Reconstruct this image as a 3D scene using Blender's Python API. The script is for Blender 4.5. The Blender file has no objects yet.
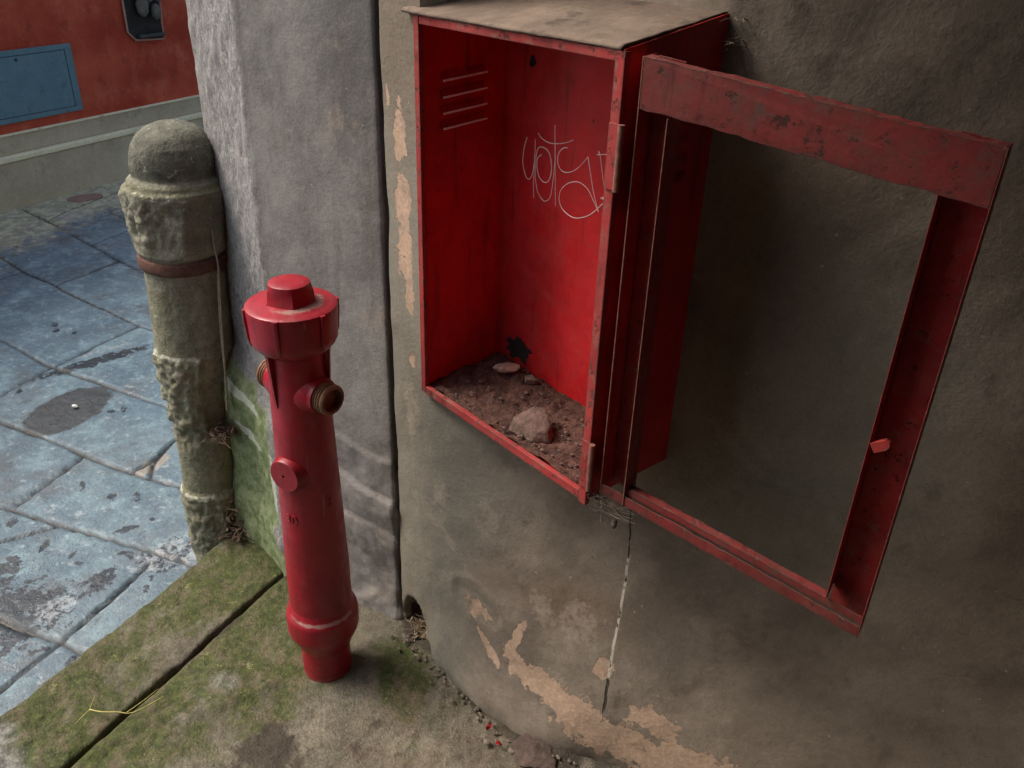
import bpy, bmesh, math, random
import numpy as np
from mathutils import Vector, Matrix
random.seed(7)
S = bpy.context.scene
COL = S.collection
R = math.radians

# ------------------------------------------------------------------ camera, world, sun, exposure
cd = bpy.data.cameras.new('camera'); cam = bpy.data.objects.new('camera', cd); COL.objects.link(cam)
cd.sensor_width = 36.0; cd.lens = 850 / 1024 * 36.0; cd.clip_start = 0.02; cd.clip_end = 500
cx = Vector((0.64264625, 0.76552601, 0.03123686))
cy = Vector((0.38750594, -0.28959268, -0.87520011))
cz = Vector((-0.66094248, 0.57454853, -0.48275152))
m = Matrix.Identity(4)
for i in range(3):
    m[i][0] = cx[i]; m[i][1] = -cy[i]; m[i][2] = -cz[i]
m.translation = Vector((1.19815345, -0.81684459, 1.5))
cam.matrix_world = m
S.camera = cam

SUN_AZ = 217.0      # direction the light comes from, degrees from +X counter-clockwise
SUN_EL = 52.0
w = bpy.data.worlds.new('World'); S.world = w; w.use_nodes = True
nt = w.node_tree; bg = nt.nodes['Background']; sky = nt.nodes.new('ShaderNodeTexSky')
sky.sky_type = 'NISHITA'; sky.sun_disc = False
sky.sun_elevation = R(SUN_EL); sky.sun_rotation = R(90 - SUN_AZ)
sky.air_density = 1.0; sky.dust_density = 6.0; sky.ozone_density = 0.3
nt.links.new(sky.outputs[0], bg.inputs[0]); bg.inputs[1].default_value = 0.15
sd = bpy.data.lights.new('sun', 'SUN'); sd.energy = 1.9; sd.angle = R(28); sd.color = (1.0, .94, .86)
sun = bpy.data.objects.new('sun', sd); COL.objects.link(sun)
sdir = Vector((math.cos(R(SUN_AZ)) * math.cos(R(SUN_EL)), math.sin(R(SUN_AZ)) * math.cos(R(SUN_EL)), math.sin(R(SUN_EL))))
sun.rotation_euler = sdir.to_track_quat('Z', 'Y').to_euler(); sun.location = (-2, -2, 8)
S.view_settings.view_transform = 'Standard'; S.view_settings.look = 'None'
S.view_settings.gamma = 1.0; S.view_settings.use_curve_mapping = False
S.view_settings.exposure = 0.48

# ------------------------------------------------------------------ numpy noise
_rs = np.random.RandomState(3); _P = _rs.permutation(256); _P = np.concatenate([_P, _P, _P]); _V = _rs.rand(256) * 2 - 1
def vn(x, y, z):
    xi = np.floor(x).astype(int); yi = np.floor(y).astype(int); zi = np.floor(z).astype(int)
    fx = x - xi; fy = y - yi; fz = z - zi
    fx = fx * fx * (3 - 2 * fx); fy = fy * fy * (3 - 2 * fy); fz = fz * fz * (3 - 2 * fz)
    def h(a, b, c): return _V[_P[_P[_P[a & 255] + (b & 255)] + (c & 255)]]
    r = 0
    for dx in (0, 1):
        for dy in (0, 1):
            for dz in (0, 1):
                r = r + h(xi + dx, yi + dy, zi + dz) * (fx if dx else 1 - fx) * (fy if dy else 1 - fy) * (fz if dz else 1 - fz)
    return r
def fbm(x, y, z, s=1.0, o=4, g=.5):
    x = np.asarray(x, float) * s; y = np.asarray(y, float) * s; z = np.asarray(z, float) * s
    x, y, z = np.broadcast_arrays(x, y, z)
    t = 0; a = 1.0; k = 0
    for i in range(o):
        t = t + a * vn(x + 17.3 * i, y + 5.1 * i, z + 9.7 * i); k += a; a *= g; x = x * 2.03; y = y * 2.03; z = z * 2.03
    return t / k
def ss(a, b, x):
    t = np.clip((np.asarray(x, float) - a) / (b - a), 0, 1); return t * t * (3 - 2 * t)
def blob(x, y, cx_, cy_, rx, ry, ang=0.0):
    c, s = math.cos(R(ang)), math.sin(R(ang)); dx = x - cx_; dy = y - cy_
    u = (dx * c + dy * s) / rx; v = (-dx * s + dy * c) / ry
    return np.clip(1.5 - np.sqrt(u * u + v * v), 0, 1)
def segdist(x, y, pts):
    d = np.full(np.shape(x), 1e9)
    for (ax, ay), (bx, by) in zip(pts[:-1], pts[1:]):
        vx, vy = bx - ax, by - ay; L2 = vx * vx + vy * vy + 1e-12
        t = np.clip(((x - ax) * vx + (y - ay) * vy) / L2, 0, 1)
        d = np.minimum(d, np.hypot(x - ax - t * vx, y - ay - t * vy))
    return d

# ------------------------------------------------------------------ object helpers
def tag(o, label=None, cat=None, group=None, kind=None):
    if label: o['label'] = label
    if cat: o['category'] = cat
    if group: o['group'] = group
    if kind: o['kind'] = kind
    return o
def empty(name, loc, label, cat, rz=0.0, group=None):
    o = bpy.data.objects.new(name, None); COL.objects.link(o); o.location = loc; o.rotation_euler = (0, 0, rz)
    o.empty_display_size = .05
    return tag(o, label, cat, group)
def link(name, me, mat=None, parent=None, smooth=False, loc=None):
    if mat: me.materials.append(mat)
    if smooth:
        me.polygons.foreach_set('use_smooth', [True] * len(me.polygons))
    o = bpy.data.objects.new(name, me); COL.objects.link(o)
    if parent: o.parent = parent
    if loc is not None: o.location = loc
    return o
def from_bm(name, bm, mat, parent=None, smooth=False, loc=None, sharp=None):
    bmesh.ops.recalc_face_normals(bm, faces=bm.faces)
    if sharp:
        for f in bm.faces: f.smooth = True
        for e in bm.edges:
            if len(e.link_faces) == 2 and e.calc_face_angle(0) > R(sharp): e.smooth = False
    me = bpy.data.meshes.new(name); bm.to_mesh(me); bm.free()
    return link(name, me, mat, parent, smooth, loc)
def grid_mesh(name, P, mat, parent=None, attrs=None, mask=None, smooth=True, loc=None, closed_u=False):
    """P: (n, m, 3) array"""
    n, mm = P.shape[:2]
    idx = np.arange(n * mm).reshape(n, mm)
    if closed_u: idx2 = np.vstack([idx, idx[:1]])
    else: idx2 = idx
    a = idx2[:-1, :-1]; b = idx2[1:, :-1]; c = idx2[1:, 1:]; d = idx2[:-1, 1:]
    F = np.stack([a, b, c, d], -1).reshape(-1, 4)
    if mask is not None: F = F[mask.reshape(-1)]
    me = bpy.data.meshes.new(name)
    me.vertices.add(n * mm); me.vertices.foreach_set('co', P.reshape(-1).astype(np.float32))
    me.loops.add(F.size); me.loops.foreach_set('vertex_index', F.reshape(-1).astype(np.int32))
    me.polygons.add(len(F)); me.polygons.foreach_set('loop_start', (np.arange(len(F)) * 4).astype(np.int32))
    me.update(calc_edges=True); me.validate()
    for k, v in (attrs or {}).items():
        at = me.attributes.new(k, 'FLOAT', 'POINT'); at.data.foreach_set('value', np.asarray(v, np.float32).reshape(-1))
    return link(name, me, mat, parent, smooth, loc)
def box_bm(bm, x0, x1, y0, y1, z0, z1, bev=0.0, M=None):
    r = bmesh.ops.create_cube(bm, size=1.0)
    vs = r['verts']
    for v in vs:
        v.co = Vector((x0 + (v.co.x + .5) * (x1 - x0), y0 + (v.co.y + .5) * (y1 - y0), z0 + (v.co.z + .5) * (z1 - z0)))
    if bev > 0:
        es = list({e for v in vs for e in v.link_edges})
        rb = bmesh.ops.bevel(bm, geom=es, offset=bev, segments=2, affect='EDGES', profile=.5)
        vs = list({v for f in rb['faces'] for v in f.verts} | {v for v in vs if v.is_valid})
    if M is not None:
        for v in vs: v.co = M @ v.co
    return vs
def lathe_bm(bm, prof, seg=64, M=None, cap=True):
    rings = []
    for r, z in prof:
        if r < 1e-6: rings.append([bm.verts.new((0, 0, z))]); continue
        rings.append([bm.verts.new((r * math.cos(2 * math.pi * i / seg), r * math.sin(2 * math.pi * i / seg), z)) for i in range(seg)])
    for a, b in zip(rings[:-1], rings[1:]):
        for i in range(seg):
            j = (i + 1) % seg
            if len(a) == 1 and len(b) == 1: break
            if len(a) == 1: bm.faces.new((a[0], b[j], b[i]))
            elif len(b) == 1: bm.faces.new((a[i], a[j], b[0]))
            else: bm.faces.new((a[i], a[j], b[j], b[i]))
    if cap:
        if len(rings[0]) > 1: bm.faces.new(rings[0][::-1])
        if len(rings[-1]) > 1: bm.faces.new(rings[-1])
    if M is not None:
        for ring in rings:
            for v in ring: v.co = M @ v.co
def tube_bm(bm, pts, r, seg=6, taper=None):
    pts = [Vector(p) for p in pts]; prev = None; n = len(pts)
    for i, p in enumerate(pts):
        t = (pts[min(i + 1, n - 1)] - pts[max(i - 1, 0)]).normalized()
        a = t.orthogonal().normalized() if prev is None else (prev - t * prev.dot(t)).normalized()
        prev = a; b = t.cross(a)
        rr = r if taper is None else r * (1 + (taper - 1) * i / (n - 1))
        ring = [bm.verts.new(p + (a * math.cos(2 * math.pi * k / seg) + b * math.sin(2 * math.pi * k / seg)) * rr) for k in range(seg)]
        if i:
            for k in range(seg):
                bm.faces.new((last[k], last[(k + 1) % seg], ring[(k + 1) % seg], ring[k]))
        else: bm.faces.new(ring[::-1])
        last = ring
    bm.faces.new(last)
def catmull(pts, k=6):
    out = []; P = [np.array(p, float) for p in pts]
    P = [2 * P[0] - P[1]] + P + [2 * P[-1] - P[-2]]
    for i in range(1, len(P) - 2):
        for j in range(k):
            t = j / k
            out.append(.5 * ((2 * P[i]) + (-P[i - 1] + P[i + 1]) * t + (2 * P[i - 1] - 5 * P[i] + 4 * P[i + 1] - P[i + 2]) * t * t + (-P[i - 1] + 3 * P[i] - 3 * P[i + 1] + P[i + 2]) * t ** 3))
    out.append(P[-2]); return out
def rock_bm(bm, c, size, seed, sub=3, rough=.25, flat=1.0):
    r = bmesh.ops.create_icosphere(bm, subdivisions=sub, radius=1.0)
    for v in r['verts']:
        p = v.co.copy(); d = 1 + rough * float(fbm(p.x + seed * 3.1, p.y, p.z, 1.3, 3)) * 1.6
        # planar chips
        for q in range(5):
            rq = random.Random(seed * 13 + q); n = Vector((rq.uniform(-1, 1), rq.uniform(-1, 1), rq.uniform(-.4, 1))).normalized()
            k = p.dot(n)
            if k * d > .72: d = .72 / k
        v.co = Vector((c[0] + p.x * d * size[0], c[1] + p.y * d * size[1], c[2] + p.z * d * size[2] * flat))

# ------------------------------------------------------------------ materials
class N:
    def __init__(s, name):
        s.m = bpy.data.materials.new(name); s.m.use_nodes = True; s.t = s.m.node_tree
        s.b = s.t.nodes['Principled BSDF']; s.tc = s.t.nodes.new('ShaderNodeTexCoord').outputs['Object']
    def new(s, k): return s.t.nodes.new(k)
    def put(s, sock, v):
        if isinstance(v, (int, float)): sock.default_value = v
        elif isinstance(v, tuple): sock.default_value = (*v, 1) if len(v) == 3 and sock.type == 'RGBA' else v
        else: s.t.links.new(v, sock)
    def noise(s, sc, det=6, ro=.6, dist=0.0, stretch=None):
        n = s.new('ShaderNodeTexNoise'); n.inputs['Scale'].default_value = sc; n.inputs['Detail'].default_value = det
        n.inputs['Roughness'].default_value = ro; n.inputs['Distortion'].default_value = dist
        v = s.tc
        if stretch:
            mp = s.new('ShaderNodeMapping'); mp.inputs['Scale'].default_value = stretch; s.t.links.new(v, mp.inputs[0]); v = mp.outputs[0]
        s.t.links.new(v, n.inputs['Vector']); return n.outputs[0]
    def voro(s, sc, feature='F1', rnd=1.0):
        n = s.new('ShaderNodeTexVoronoi'); n.feature = feature; n.inputs['Scale'].default_value = sc
        n.inputs['Randomness'].default_value = rnd
        s.t.links.new(s.tc, n.inputs['Vector']); return n.outputs['Distance']
    def math(s, op, a, b=0.0, c=None, clamp=False):
        n = s.new('ShaderNodeMath'); n.operation = op; n.use_clamp = clamp; s.put(n.inputs[0], a); s.put(n.inputs[1], b)
        if c is not None: s.put(n.inputs[2], c)
        return n.outputs[0]
    def step(s, v, a, b, lo=0.0, hi=1.0):
        n = s.new('ShaderNodeMapRange'); n.interpolation_type = 'SMOOTHSTEP'; s.put(n.inputs[0], v)
        n.inputs[1].default_value = a; n.inputs[2].default_value = b; n.inputs[3].default_value = lo; n.inputs[4].default_value = hi
        return n.outputs[0]
    def mix(s, f, a, b):
        n = s.new('ShaderNodeMix'); n.data_type = 'RGBA'; s.put(n.inputs[0], f); s.put(n.inputs[6], a); s.put(n.inputs[7], b); return n.outputs[2]
    def attr(s, name):
        n = s.new('ShaderNodeAttribute'); n.attribute_name = name; return n.outputs['Fac']
    def xyz(s):
        n = s.new('ShaderNodeSeparateXYZ'); s.t.links.new(s.tc, n.inputs[0]); return n.outputs
    def edge(s, rad=.004, lo=.02, hi=.2):
        b = s.new('ShaderNodeBevel'); b.samples = 4; b.inputs['Radius'].default_value = rad
        g = s.new('ShaderNodeNewGeometry'); v = s.new('ShaderNodeVectorMath'); v.operation = 'DOT_PRODUCT'
        s.t.links.new(b.outputs[0], v.inputs[0]); s.t.links.new(g.outputs['Normal'], v.inputs[1])
        return s.step(s.math('SUBTRACT', 1.0, v.outputs['Value']), lo, hi)
    def bump(s, h, dist=.002, strength=1.0, normal=None):
        n = s.new('ShaderNodeBump'); n.inputs['Strength'].default_value = strength; n.inputs['Distance'].default_value = dist
        s.put(n.inputs['Height'], h)
        if normal is not None: s.t.links.new(normal, n.inputs['Normal'])
        return n.outputs[0]
    def grain(s, col, amt=.35, sc=260):
        a = s.noise(sc, 3, .7); b = s.noise(sc * .28, 5, .75)
        f = s.math('ADD', s.math('MULTIPLY', s.math('SUBTRACT', a, .5), amt * 2.2), s.math('MULTIPLY', s.math('SUBTRACT', b, .5), amt * 2.0))
        h = s.new('ShaderNodeHueSaturation'); s.put(h.inputs['Value'], s.math('ADD', f, 1.0)); s.put(h.inputs['Color'], col); return h.outputs[0]
    def out(s, col, rough=.8, normal=None, metal=0.0, spec=.4, coat=0.0, grain=.3):
        if grain and not isinstance(col, tuple): col = s.grain(col, grain)
        s.put(s.b.inputs['Base Color'], col); s.put(s.b.inputs['Roughness'], rough); s.put(s.b.inputs['Metallic'], metal)
        s.put(s.b.inputs['Specular IOR Level'], spec)
        if coat: s.b.inputs['Coat Weight'].default_value = coat; s.b.inputs['Coat Roughness'].default_value = .25
        if normal is not None: s.t.links.new(normal, s.b.inputs['Normal'])
        return s.m
    def ragged(s, name, sc=30, amp=.9, lo=.42, hi=.5, det=7):
        v = s.math('ADD', s.attr(name), s.math('MULTIPLY', s.math('SUBTRACT', s.noise(sc, det, .65), .5), amp))
        return s.step(v, lo, hi)

def m_wall():
    n = N('grey_plaster')
    big = n.noise(2.2, 5, .6); med = n.noise(9, 7, .65); fine = n.noise(120, 5, .6); fib = n.noise(330, 2, .5)
    c = n.mix(n.step(big, .38, .62), (.175, .145, .115), (.30, .255, .205)); c = n.mix(n.step(n.noise(3.6, 7, .7, .6), .50, .68, 0, .55), c, (.155, .135, .11)); c = n.mix(n.step(n.noise(5, 8, .75, 0, (1, 1, .5)), .54, .72, 0, .5), c, (.36, .31, .25))
    c = n.mix(n.step(med, .42, .7, 0, .5), c, (.32, .265, .21))
    c = n.mix(n.step(n.noise(14, 6, .7), .52, .72, 0, .7), c, (.13, .105, .085))
    c = n.mix(n.step(n.noise(60, 4, .7), .63, .7, 0, .5), c, (.13, .115, .1))
    c = n.mix(n.math('MULTIPLY', n.attr('cool'), .75), c, (.245, .24, .20))
    c = n.mix(n.math('MULTIPLY', n.attr('brown'), .6), c, (.17, .115, .08))
    sm = n.ragged('smear', 48, 2.0, .55, .85); c = n.mix(n.math('MULTIPLY', sm, .42), c, (.42, .36, .29))
    c = n.mix(n.math('MULTIPLY', n.step(n.voro(42), .035, .06, 1, 0), .75), c, (.07, .055, .045))
    c = n.mix(n.math('MULTIPLY', n.math('MULTIPLY', n.step(n.voro(27), .05, .08, 1, 0), n.step(n.noise(6, 2, .5), .5, .55)), .7), c, (.42, .33, .26))
    peel = n.ragged('peel', 42, 1.7, .50, .53)
    pc = n.mix(n.step(n.noise(24, 6, .6), .35, .65), (.50, .35, .25), (.40, .29, .215))
    pc = n.mix(n.step(fine, .5, .62, 0, .35), pc, (.58, .47, .37))
    c = n.mix(peel, c, pc)
    gr = n.ragged('moss', 40, 1.1, .45, .6); c = n.mix(n.math('MULTIPLY', gr, .7), c, (.15, .20, .07))
    ho = n.attr('hole'); c = n.mix(ho, c, (.05, .04, .03))
    x, y, z = n.xyz()
    # hairline vertical crack with white chipped plaster, then a dark open stretch
    wob = n.math('MULTIPLY', n.math('SUBTRACT', n.noise(30, 4, .6), .5), .006)
    lin = n.math('ADD', n.math('MULTIPLY', z, -.122), .4735)
    dx = n.math('ABSOLUTE', n.math('ADD', n.math('SUBTRACT', x, lin), wob))
    zz = n.math('MULTIPLY', n.step(z, .195, .21), n.step(z, .49, .50, 1, 0))
    wl = n.math('MULTIPLY', n.math('MULTIPLY', n.step(dx, .0014, .0028, 1, 0), zz), n.step(n.noise(30, 6, .75), .40, .52))
    c = n.mix(n.math('MULTIPLY', wl, .75), c, (.75, .70, .6))
    zz2 = n.math('MULTIPLY', n.step(z, .12, .14), n.step(z, .2, .21, 1, 0))
    dl = n.math('MULTIPLY', n.step(dx, .0016, .003, 1, 0), zz2)
    zz3 = n.math('MULTIPLY', n.step(z, .2, .21), n.step(z, .60, .62, 1, 0))
    dl2 = n.math('MULTIPLY', n.step(dx, .0006, .0016, 1, 0), zz3)
    dl = n.math('MAXIMUM', dl, n.math('MULTIPLY', dl2, n.math('SUBTRACT', 1.0, wl)))
    c = n.mix(dl, c, (.06, .05, .04))
    h = n.math('ADD', n.math('MULTIPLY', med, .7), n.math('MULTIPLY', fine, .30)); h = n.math('ADD', h, n.math('MULTIPLY', n.noise(42, 6, .7), .12))
    h = n.math('ADD', h, n.math('MULTIPLY', fib, .05))
    h = n.math('SUBTRACT', h, n.math('MULTIPLY', peel, .55)); h = n.math('SUBTRACT', h, n.math('MULTIPLY', dl, 1.0))
    h = n.math('ADD', h, n.math('MULTIPLY', n.noise(4, 3, .5), 1.6))
    return n.out(c, .9, n.bump(h, .0042, .9), spec=.3, grain=.24)
def m_stone_pillar():
    n = N('grey_stone')
    c = n.mix(n.step(n.noise(3.5, 6, .65), .35, .65), (.175, .17, .162), (.30, .29, .275))
    c = n.mix(n.step(n.noise(11, 6, .7), .55, .7, 0, .5), c, (.40, .34, .285))
    c = n.mix(n.step(n.noise(6, 6, .75, 0, (3, 3, .5)), .48, .72, 0, .6), c, (.14, .125, .11))
    c = n.mix(n.math('MULTIPLY', n.step(n.voro(38), .04, .07, 1, 0), .8), c, (.48, .44, .38))
    rough = n.attr('rough')
    speck = n.math('MULTIPLY', n.step(n.noise(150, 5, .8, 0, (1, 1, .6)), .46, .62), rough)
    c = n.mix(n.math('MULTIPLY', rough, .5), c, (.28, .275, .27))
    c = n.mix(n.math('MULTIPLY', speck, .65), c, (.46, .46, .47))
    dk = n.math('MULTIPLY', n.step(n.noise(110, 5, .8, 0, (1, 1, .6)), .50, .66), rough)
    c = n.mix(n.math('MULTIPLY', dk, .6), c, (.10, .10, .105))
    gr = n.ragged('moss', 22, 1.1, .35, .75)
    gc = n.mix(n.step(n.noise(30, 6, .7), .4, .6), (.12, .18, .05), (.27, .33, .16))
    c = n.mix(n.math('MULTIPLY', gr, .85), c, gc)
    pal = n.ragged('pale', 50, .9, .5, .6); c = n.mix(n.math('MULTIPLY', pal, .85), c, (.55, .60, .50))
    dark = n.ragged('dark', 30, .9, .4, .7); c = n.mix(n.math('MULTIPLY', dark, .7), c, (.10, .09, .085))
    line = n.attr('line'); c = n.mix(line, c, (.09, .085, .08))
    h = n.math('ADD', n.math('MULTIPLY', n.noise(12, 6, .6), .7), n.math('MULTIPLY', n.noise(150, 4, .6), .15))
    h = n.math('ADD', h, n.math('MULTIPLY', n.math('MULTIPLY', n.noise(80, 6, .75, 0, (1, 1, .5)), rough), 1.1))
    h = n.math('SUBTRACT', h, n.math('MULTIPLY', line, .6))
    return n.out(c, .88, n.bump(h, .005, .9), spec=.3, grain=.3)
def m_bollard():
    n = N('weathered_bollard_stone')
    c = n.mix(n.step(n.noise(9, 6, .65), .35, .65), (.205, .20, .15), (.34, .33, .255))
    c = n.mix(n.step(n.noise(26, 6, .7), .52, .68, 0, .7), c, (.13, .12, .085))
    c = n.mix(n.math('MULTIPLY', n.attr('dark'), .85), c, n.mix(n.step(n.noise(30, 5, .7), .4, .6), (.05, .055, .048), (.11, .12, .095)))
    c = n.mix(n.math('MULTIPLY', n.ragged('moss', 40, 1.3, .45, .8), .5), c, (.15, .155, .08))
    c = n.mix(n.math('MULTIPLY', n.ragged('pale', 70, 1.3, .5, .6), .8), c, (.52, .53, .42))
    c = n.mix(n.math('MULTIPLY', n.step(n.noise(55, 3, .7), .66, .7), .6), c, (.45, .47, .40))
    h = n.math('ADD', n.noise(30, 7, .65), n.math('MULTIPLY', n.noise(160, 4, .6), .3))
    return n.out(c, .9, n.bump(h, .008, 1.0), spec=.3, grain=.55)
def m_kerb(name='mossy_stone', moss=1.0):
    n = N(name)
    c = n.mix(n.step(n.noise(6, 6, .65), .35, .65), (.125, .115, .085), (.225, .205, .155))
    c = n.mix(n.step(n.noise(30, 6, .75), .44, .64, 0, .8), c, (.10, .088, .068))
    c = n.mix(n.math('MULTIPLY', n.ragged('grey', 18, 1.0, .4, .7), .85), c, n.mix(n.step(n.noise(45, 6, .75), .4, .6), (.11, .113, .105), (.31, .31, .285)))
    gr = n.ragged('moss', 16, 1.3, .35, .75)
    gc = n.mix(n.step(n.noise(60, 6, .75), .36, .68), (.035, .048, .014), (.095, .115, .032))
    gc = n.mix(n.step(n.noise(22, 6, .75), .45, .65), gc, (.135, .115, .07))
    c = n.mix(n.math('MULTIPLY', gr, .92), c, gc)
    lich = n.step(n.noise(16, 7, .75), .62, .66); c = n.mix(n.math('MULTIPLY', lich, n.math('MULTIPLY', gr, .5)), c, (.30, .31, .13))
    sp = n.step(n.voro(95), .14, .09); 
    sp = n.math('MULTIPLY', n.step(n.voro(95), .09, .16, 1, 0), n.step(n.noise(9, 3, .5), .45, .6)); c = n.mix(n.math('MULTIPLY', sp, .5), c, (.36, .36, .26))
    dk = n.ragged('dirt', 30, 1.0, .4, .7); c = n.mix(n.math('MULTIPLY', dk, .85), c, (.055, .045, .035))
    rd = n.ragged('brown', 22, 1.1, .4, .75); c = n.mix(n.math('MULTIPLY', rd, .4), c, (.17, .125, .09))
    h = n.math('ADD', n.noise(35, 7, .68), n.math('MULTIPLY', n.noise(180, 4, .65), .35))
    return n.out(c, .9, n.bump(h, .010, 1.0), spec=.3, grain=.6)
def m_street():
    n = N('blue_grey_flagstone')
    c = n.mix(n.step(n.noise(1.7, 5, .6), .35, .65), (.085, .150, .20), (.145, .225, .275))
    c = n.mix(n.step(n.noise(8, 7, .7), .45, .66, 0, .85), c, (.215, .335, .385))
    c = n.mix(n.step(n.noise(5, 6, .7), .48, .66, 0, .8), c, (.10, .12, .135))
    c = n.mix(n.step(n.noise(34, 6, .72), .55, .66, 0, .6), c, (.42, .51, .54))
    c = n.mix(n.step(n.noise(48, 5, .7), .60, .66, 0, .75), c, (.06, .07, .075))
    c = n.mix(n.step(n.noise(13, 7, .8), .60, .66, 0, .6), c, (.05, .058, .065))
    tone = n.attr('tone'); c = n.mix(n.math('MULTIPLY', tone, .35), c, (.12, .125, .13))
    wet = n.ragged('wet', 34, 1.6, .48, .55); c = n.mix(n.math('MULTIPLY', wet, .9), c, (.022, .030, .040))
    pud = n.ragged('puddle', 30, .45, .44, .56); c = n.mix(n.math('MULTIPLY', pud, .9), c, (.045, .052, .056))
    yel = n.ragged('moss', 15, 1.0, .4, .7)
    c = n.mix(n.math('MULTIPLY', yel, .8), c, n.mix(n.step(n.noise(20, 6, .7), .42, .6), (.36, .35, .25), (.66, .66, .44)))  # yellowish moss, its colour raised to brighten the dim far street
    pk = n.ragged('pale', 55, 1.6, .5, .68); c = n.mix(n.math('MULTIPLY', pk, .6), c, (.36, .41, .44))
    tan = n.attr('tan'); c = n.mix(tan, c, (.30, .27, .22))
    j = n.attr('joint'); c = n.mix(j, c, (.016, .018, .018))
    h = n.math('ADD', n.noise(28, 7, .65), n.math('MULTIPLY', n.noise(130, 4, .65), .3))
    rg = n.math('SUBTRACT', n.step(n.noise(9, 6, .7), .35, .65, .30, .60), n.math('MULTIPLY', n.math('MAXIMUM', wet, pud), .12))
    return n.out(c, rg, n.bump(h, .0055, 1.0), spec=.5, grain=.3)
def m_paint(name, base, dust=.3, rust=.3, rough=.42, dustc=(.20, .13, .10), sc=1.0, coat=0.0, fade=(.30, .075, .065)):
    n = N(name)
    c = n.mix(n.step(n.noise(7 * sc, 5, .6), .35, .65), base, tuple(v * .72 for v in base))
    c = n.mix(n.math('MULTIPLY', n.step(n.noise(17 * sc, 6, .7), .4, .75), dust), c, fade)
    c = n.mix(n.math('MULTIPLY', n.step(n.noise(38 * sc, 7, .75), .52, .68), dust), c, dustc)
    r = n.step(n.noise(48 * sc, 8, .8), .66 - .18 * rust, .70 - .14 * rust); c = n.mix(n.math('MULTIPLY', r, .85), c, (.05, .028, .02))
    sp = n.step(n.voro(150 * sc), .06, .11, 1, 0); c = n.mix(n.math('MULTIPLY', sp, .25), c, (.35, .2, .16))
    scuff = n.step(n.noise(11 * sc, 8, .8), .56, .66, 0, .35 + dust * .4); c = n.mix(scuff, c, tuple(v * .35 for v in base))
    run = n.step(n.noise(30 * sc, 5, .7, 0, (1.5, 1.5, .12)), .54, .72, 0, .6); c = n.mix(run, c, (.07, .012, .012))
    eg = n.edge(.006, .01, .12); w1 = n.math('MULTIPLY', eg, n.step(n.noise(55 * sc, 6, .75), .40, .52)); c = n.mix(n.math('MULTIPLY', w1, .30 + rust), c, (.07, .035, .026))
    w2 = n.math('MULTIPLY', eg, n.step(n.noise(48 * sc, 5, .75), .56, .64)); c = n.mix(n.math('MULTIPLY', w2, .6), c, (.42, .20, .16))
    h = n.math('ADD', n.noise(25, 5, .6), n.math('MULTIPLY', n.noise(170, 4, .6), .15)); h = n.math('ADD', h, n.math('MULTIPLY', n.noise(5, 2, .5), 6.0)); h = n.math('SUBTRACT', h, n.math('MULTIPLY', r, .6))
    rg = n.math('ADD', n.step(n.noise(30, 5, .6), .35, .65, rough - .05, rough + .15), n.math('MULTIPLY', r, .3))
    return n.out(c, rg, n.bump(h, .0014, .8), spec=.45, coat=coat, grain=.22)
def m_hydrant():
    n = N('crimson_hydrant_paint')
    c = n.mix(n.step(n.noise(10, 5, .6), .35, .65), (.34, .006, .020), (.25, .008, .019))
    c = n.mix(n.math('MULTIPLY', n.step(n.noise(24, 6, .7), .52, .72), .30), c, (.34, .07, .07))
    c = n.mix(n.math('MULTIPLY', n.step(n.noise(75, 6, .75), .63, .68), .6), c, (.10, .02, .02))
    du = n.ragged('dust', 60, .9, .4, .8); c = n.mix(n.math('MULTIPLY', du, .7), c, (.33, .25, .21))
    ch = n.ragged('chip', 70, 1.3, .5, .75); c = n.mix(n.math('MULTIPLY', ch, .6), c, (.50, .30, .28))
    eg = n.edge(.003); c = n.mix(n.math('MULTIPLY', n.math('MULTIPLY', eg, n.step(n.noise(80, 6, .75), .45, .6)), .5), c, (.50, .20, .20))
    run = n.step(n.noise(26, 5, .7, 0, (1.5, 1.5, .14)), .52, .72, 0, .6); c = n.mix(run, c, (.11, .012, .014))
    sc = n.step(n.noise(60, 3, .5, 0, (1.6, 1.6, .12)), .70, .73); c = n.mix(n.math('MULTIPLY', sc, .4), c, (.42, .18, .18))
    h = n.math('ADD', n.noise(45, 5, .6), n.math('MULTIPLY', n.noise(220, 3, .6), .2))
    rg = n.math('ADD', n.step(n.noise(20, 6, .7), .35, .65, .30, .52), n.math('MULTIPLY', du, .4))
    return n.out(c, rg, n.bump(h, .0012, .6), spec=.5, grain=.12)
def m_simple(name, c1, c2, sc=20, rough=.8, bd=.002, metal=0.0, spec=.4, c3=None):
    n = N(name); c = n.mix(n.step(n.noise(sc, 6, .68), .38, .64), c1, c2)
    if c3: c = n.mix(n.step(n.noise(sc * 2.3, 6, .7), .56, .66), c, c3)
    return n.out(c, rough, n.bump(n.noise(sc * 3, 6, .65), bd, .9), metal, spec)
MW = m_wall(); MS = m_stone_pillar(); MB = m_bollard(); MK = m_kerb(); MST = m_street(); MH = m_hydrant()
MC_IN = m_paint('cabinet_red_inside', (.56, .011, .015), .16, .12, .46)
MC = m_paint('cabinet_red_frame', (.36, .03, .03), .7, .55, .6)
MD = m_paint('door_red', (.32, .014, .017), .55, .42, .5)
MRAIL = m_paint('door_rail_faded_red', (.24, .028, .027), .85, .52, .62, fade=(.17, .045, .038), dustc=(.11, .06, .048))
MROOF = m_simple('dusty_mortar', (.15, .11, .085), (.235, .18, .14), 6, .95, .004, c3=(.09, .07, .055))
MSOIL = m_simple('reddish_soil', (.055, .026, .020), (.13, .062, .046), 45, .95, .010, c3=(.025, .015, .012))
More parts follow.
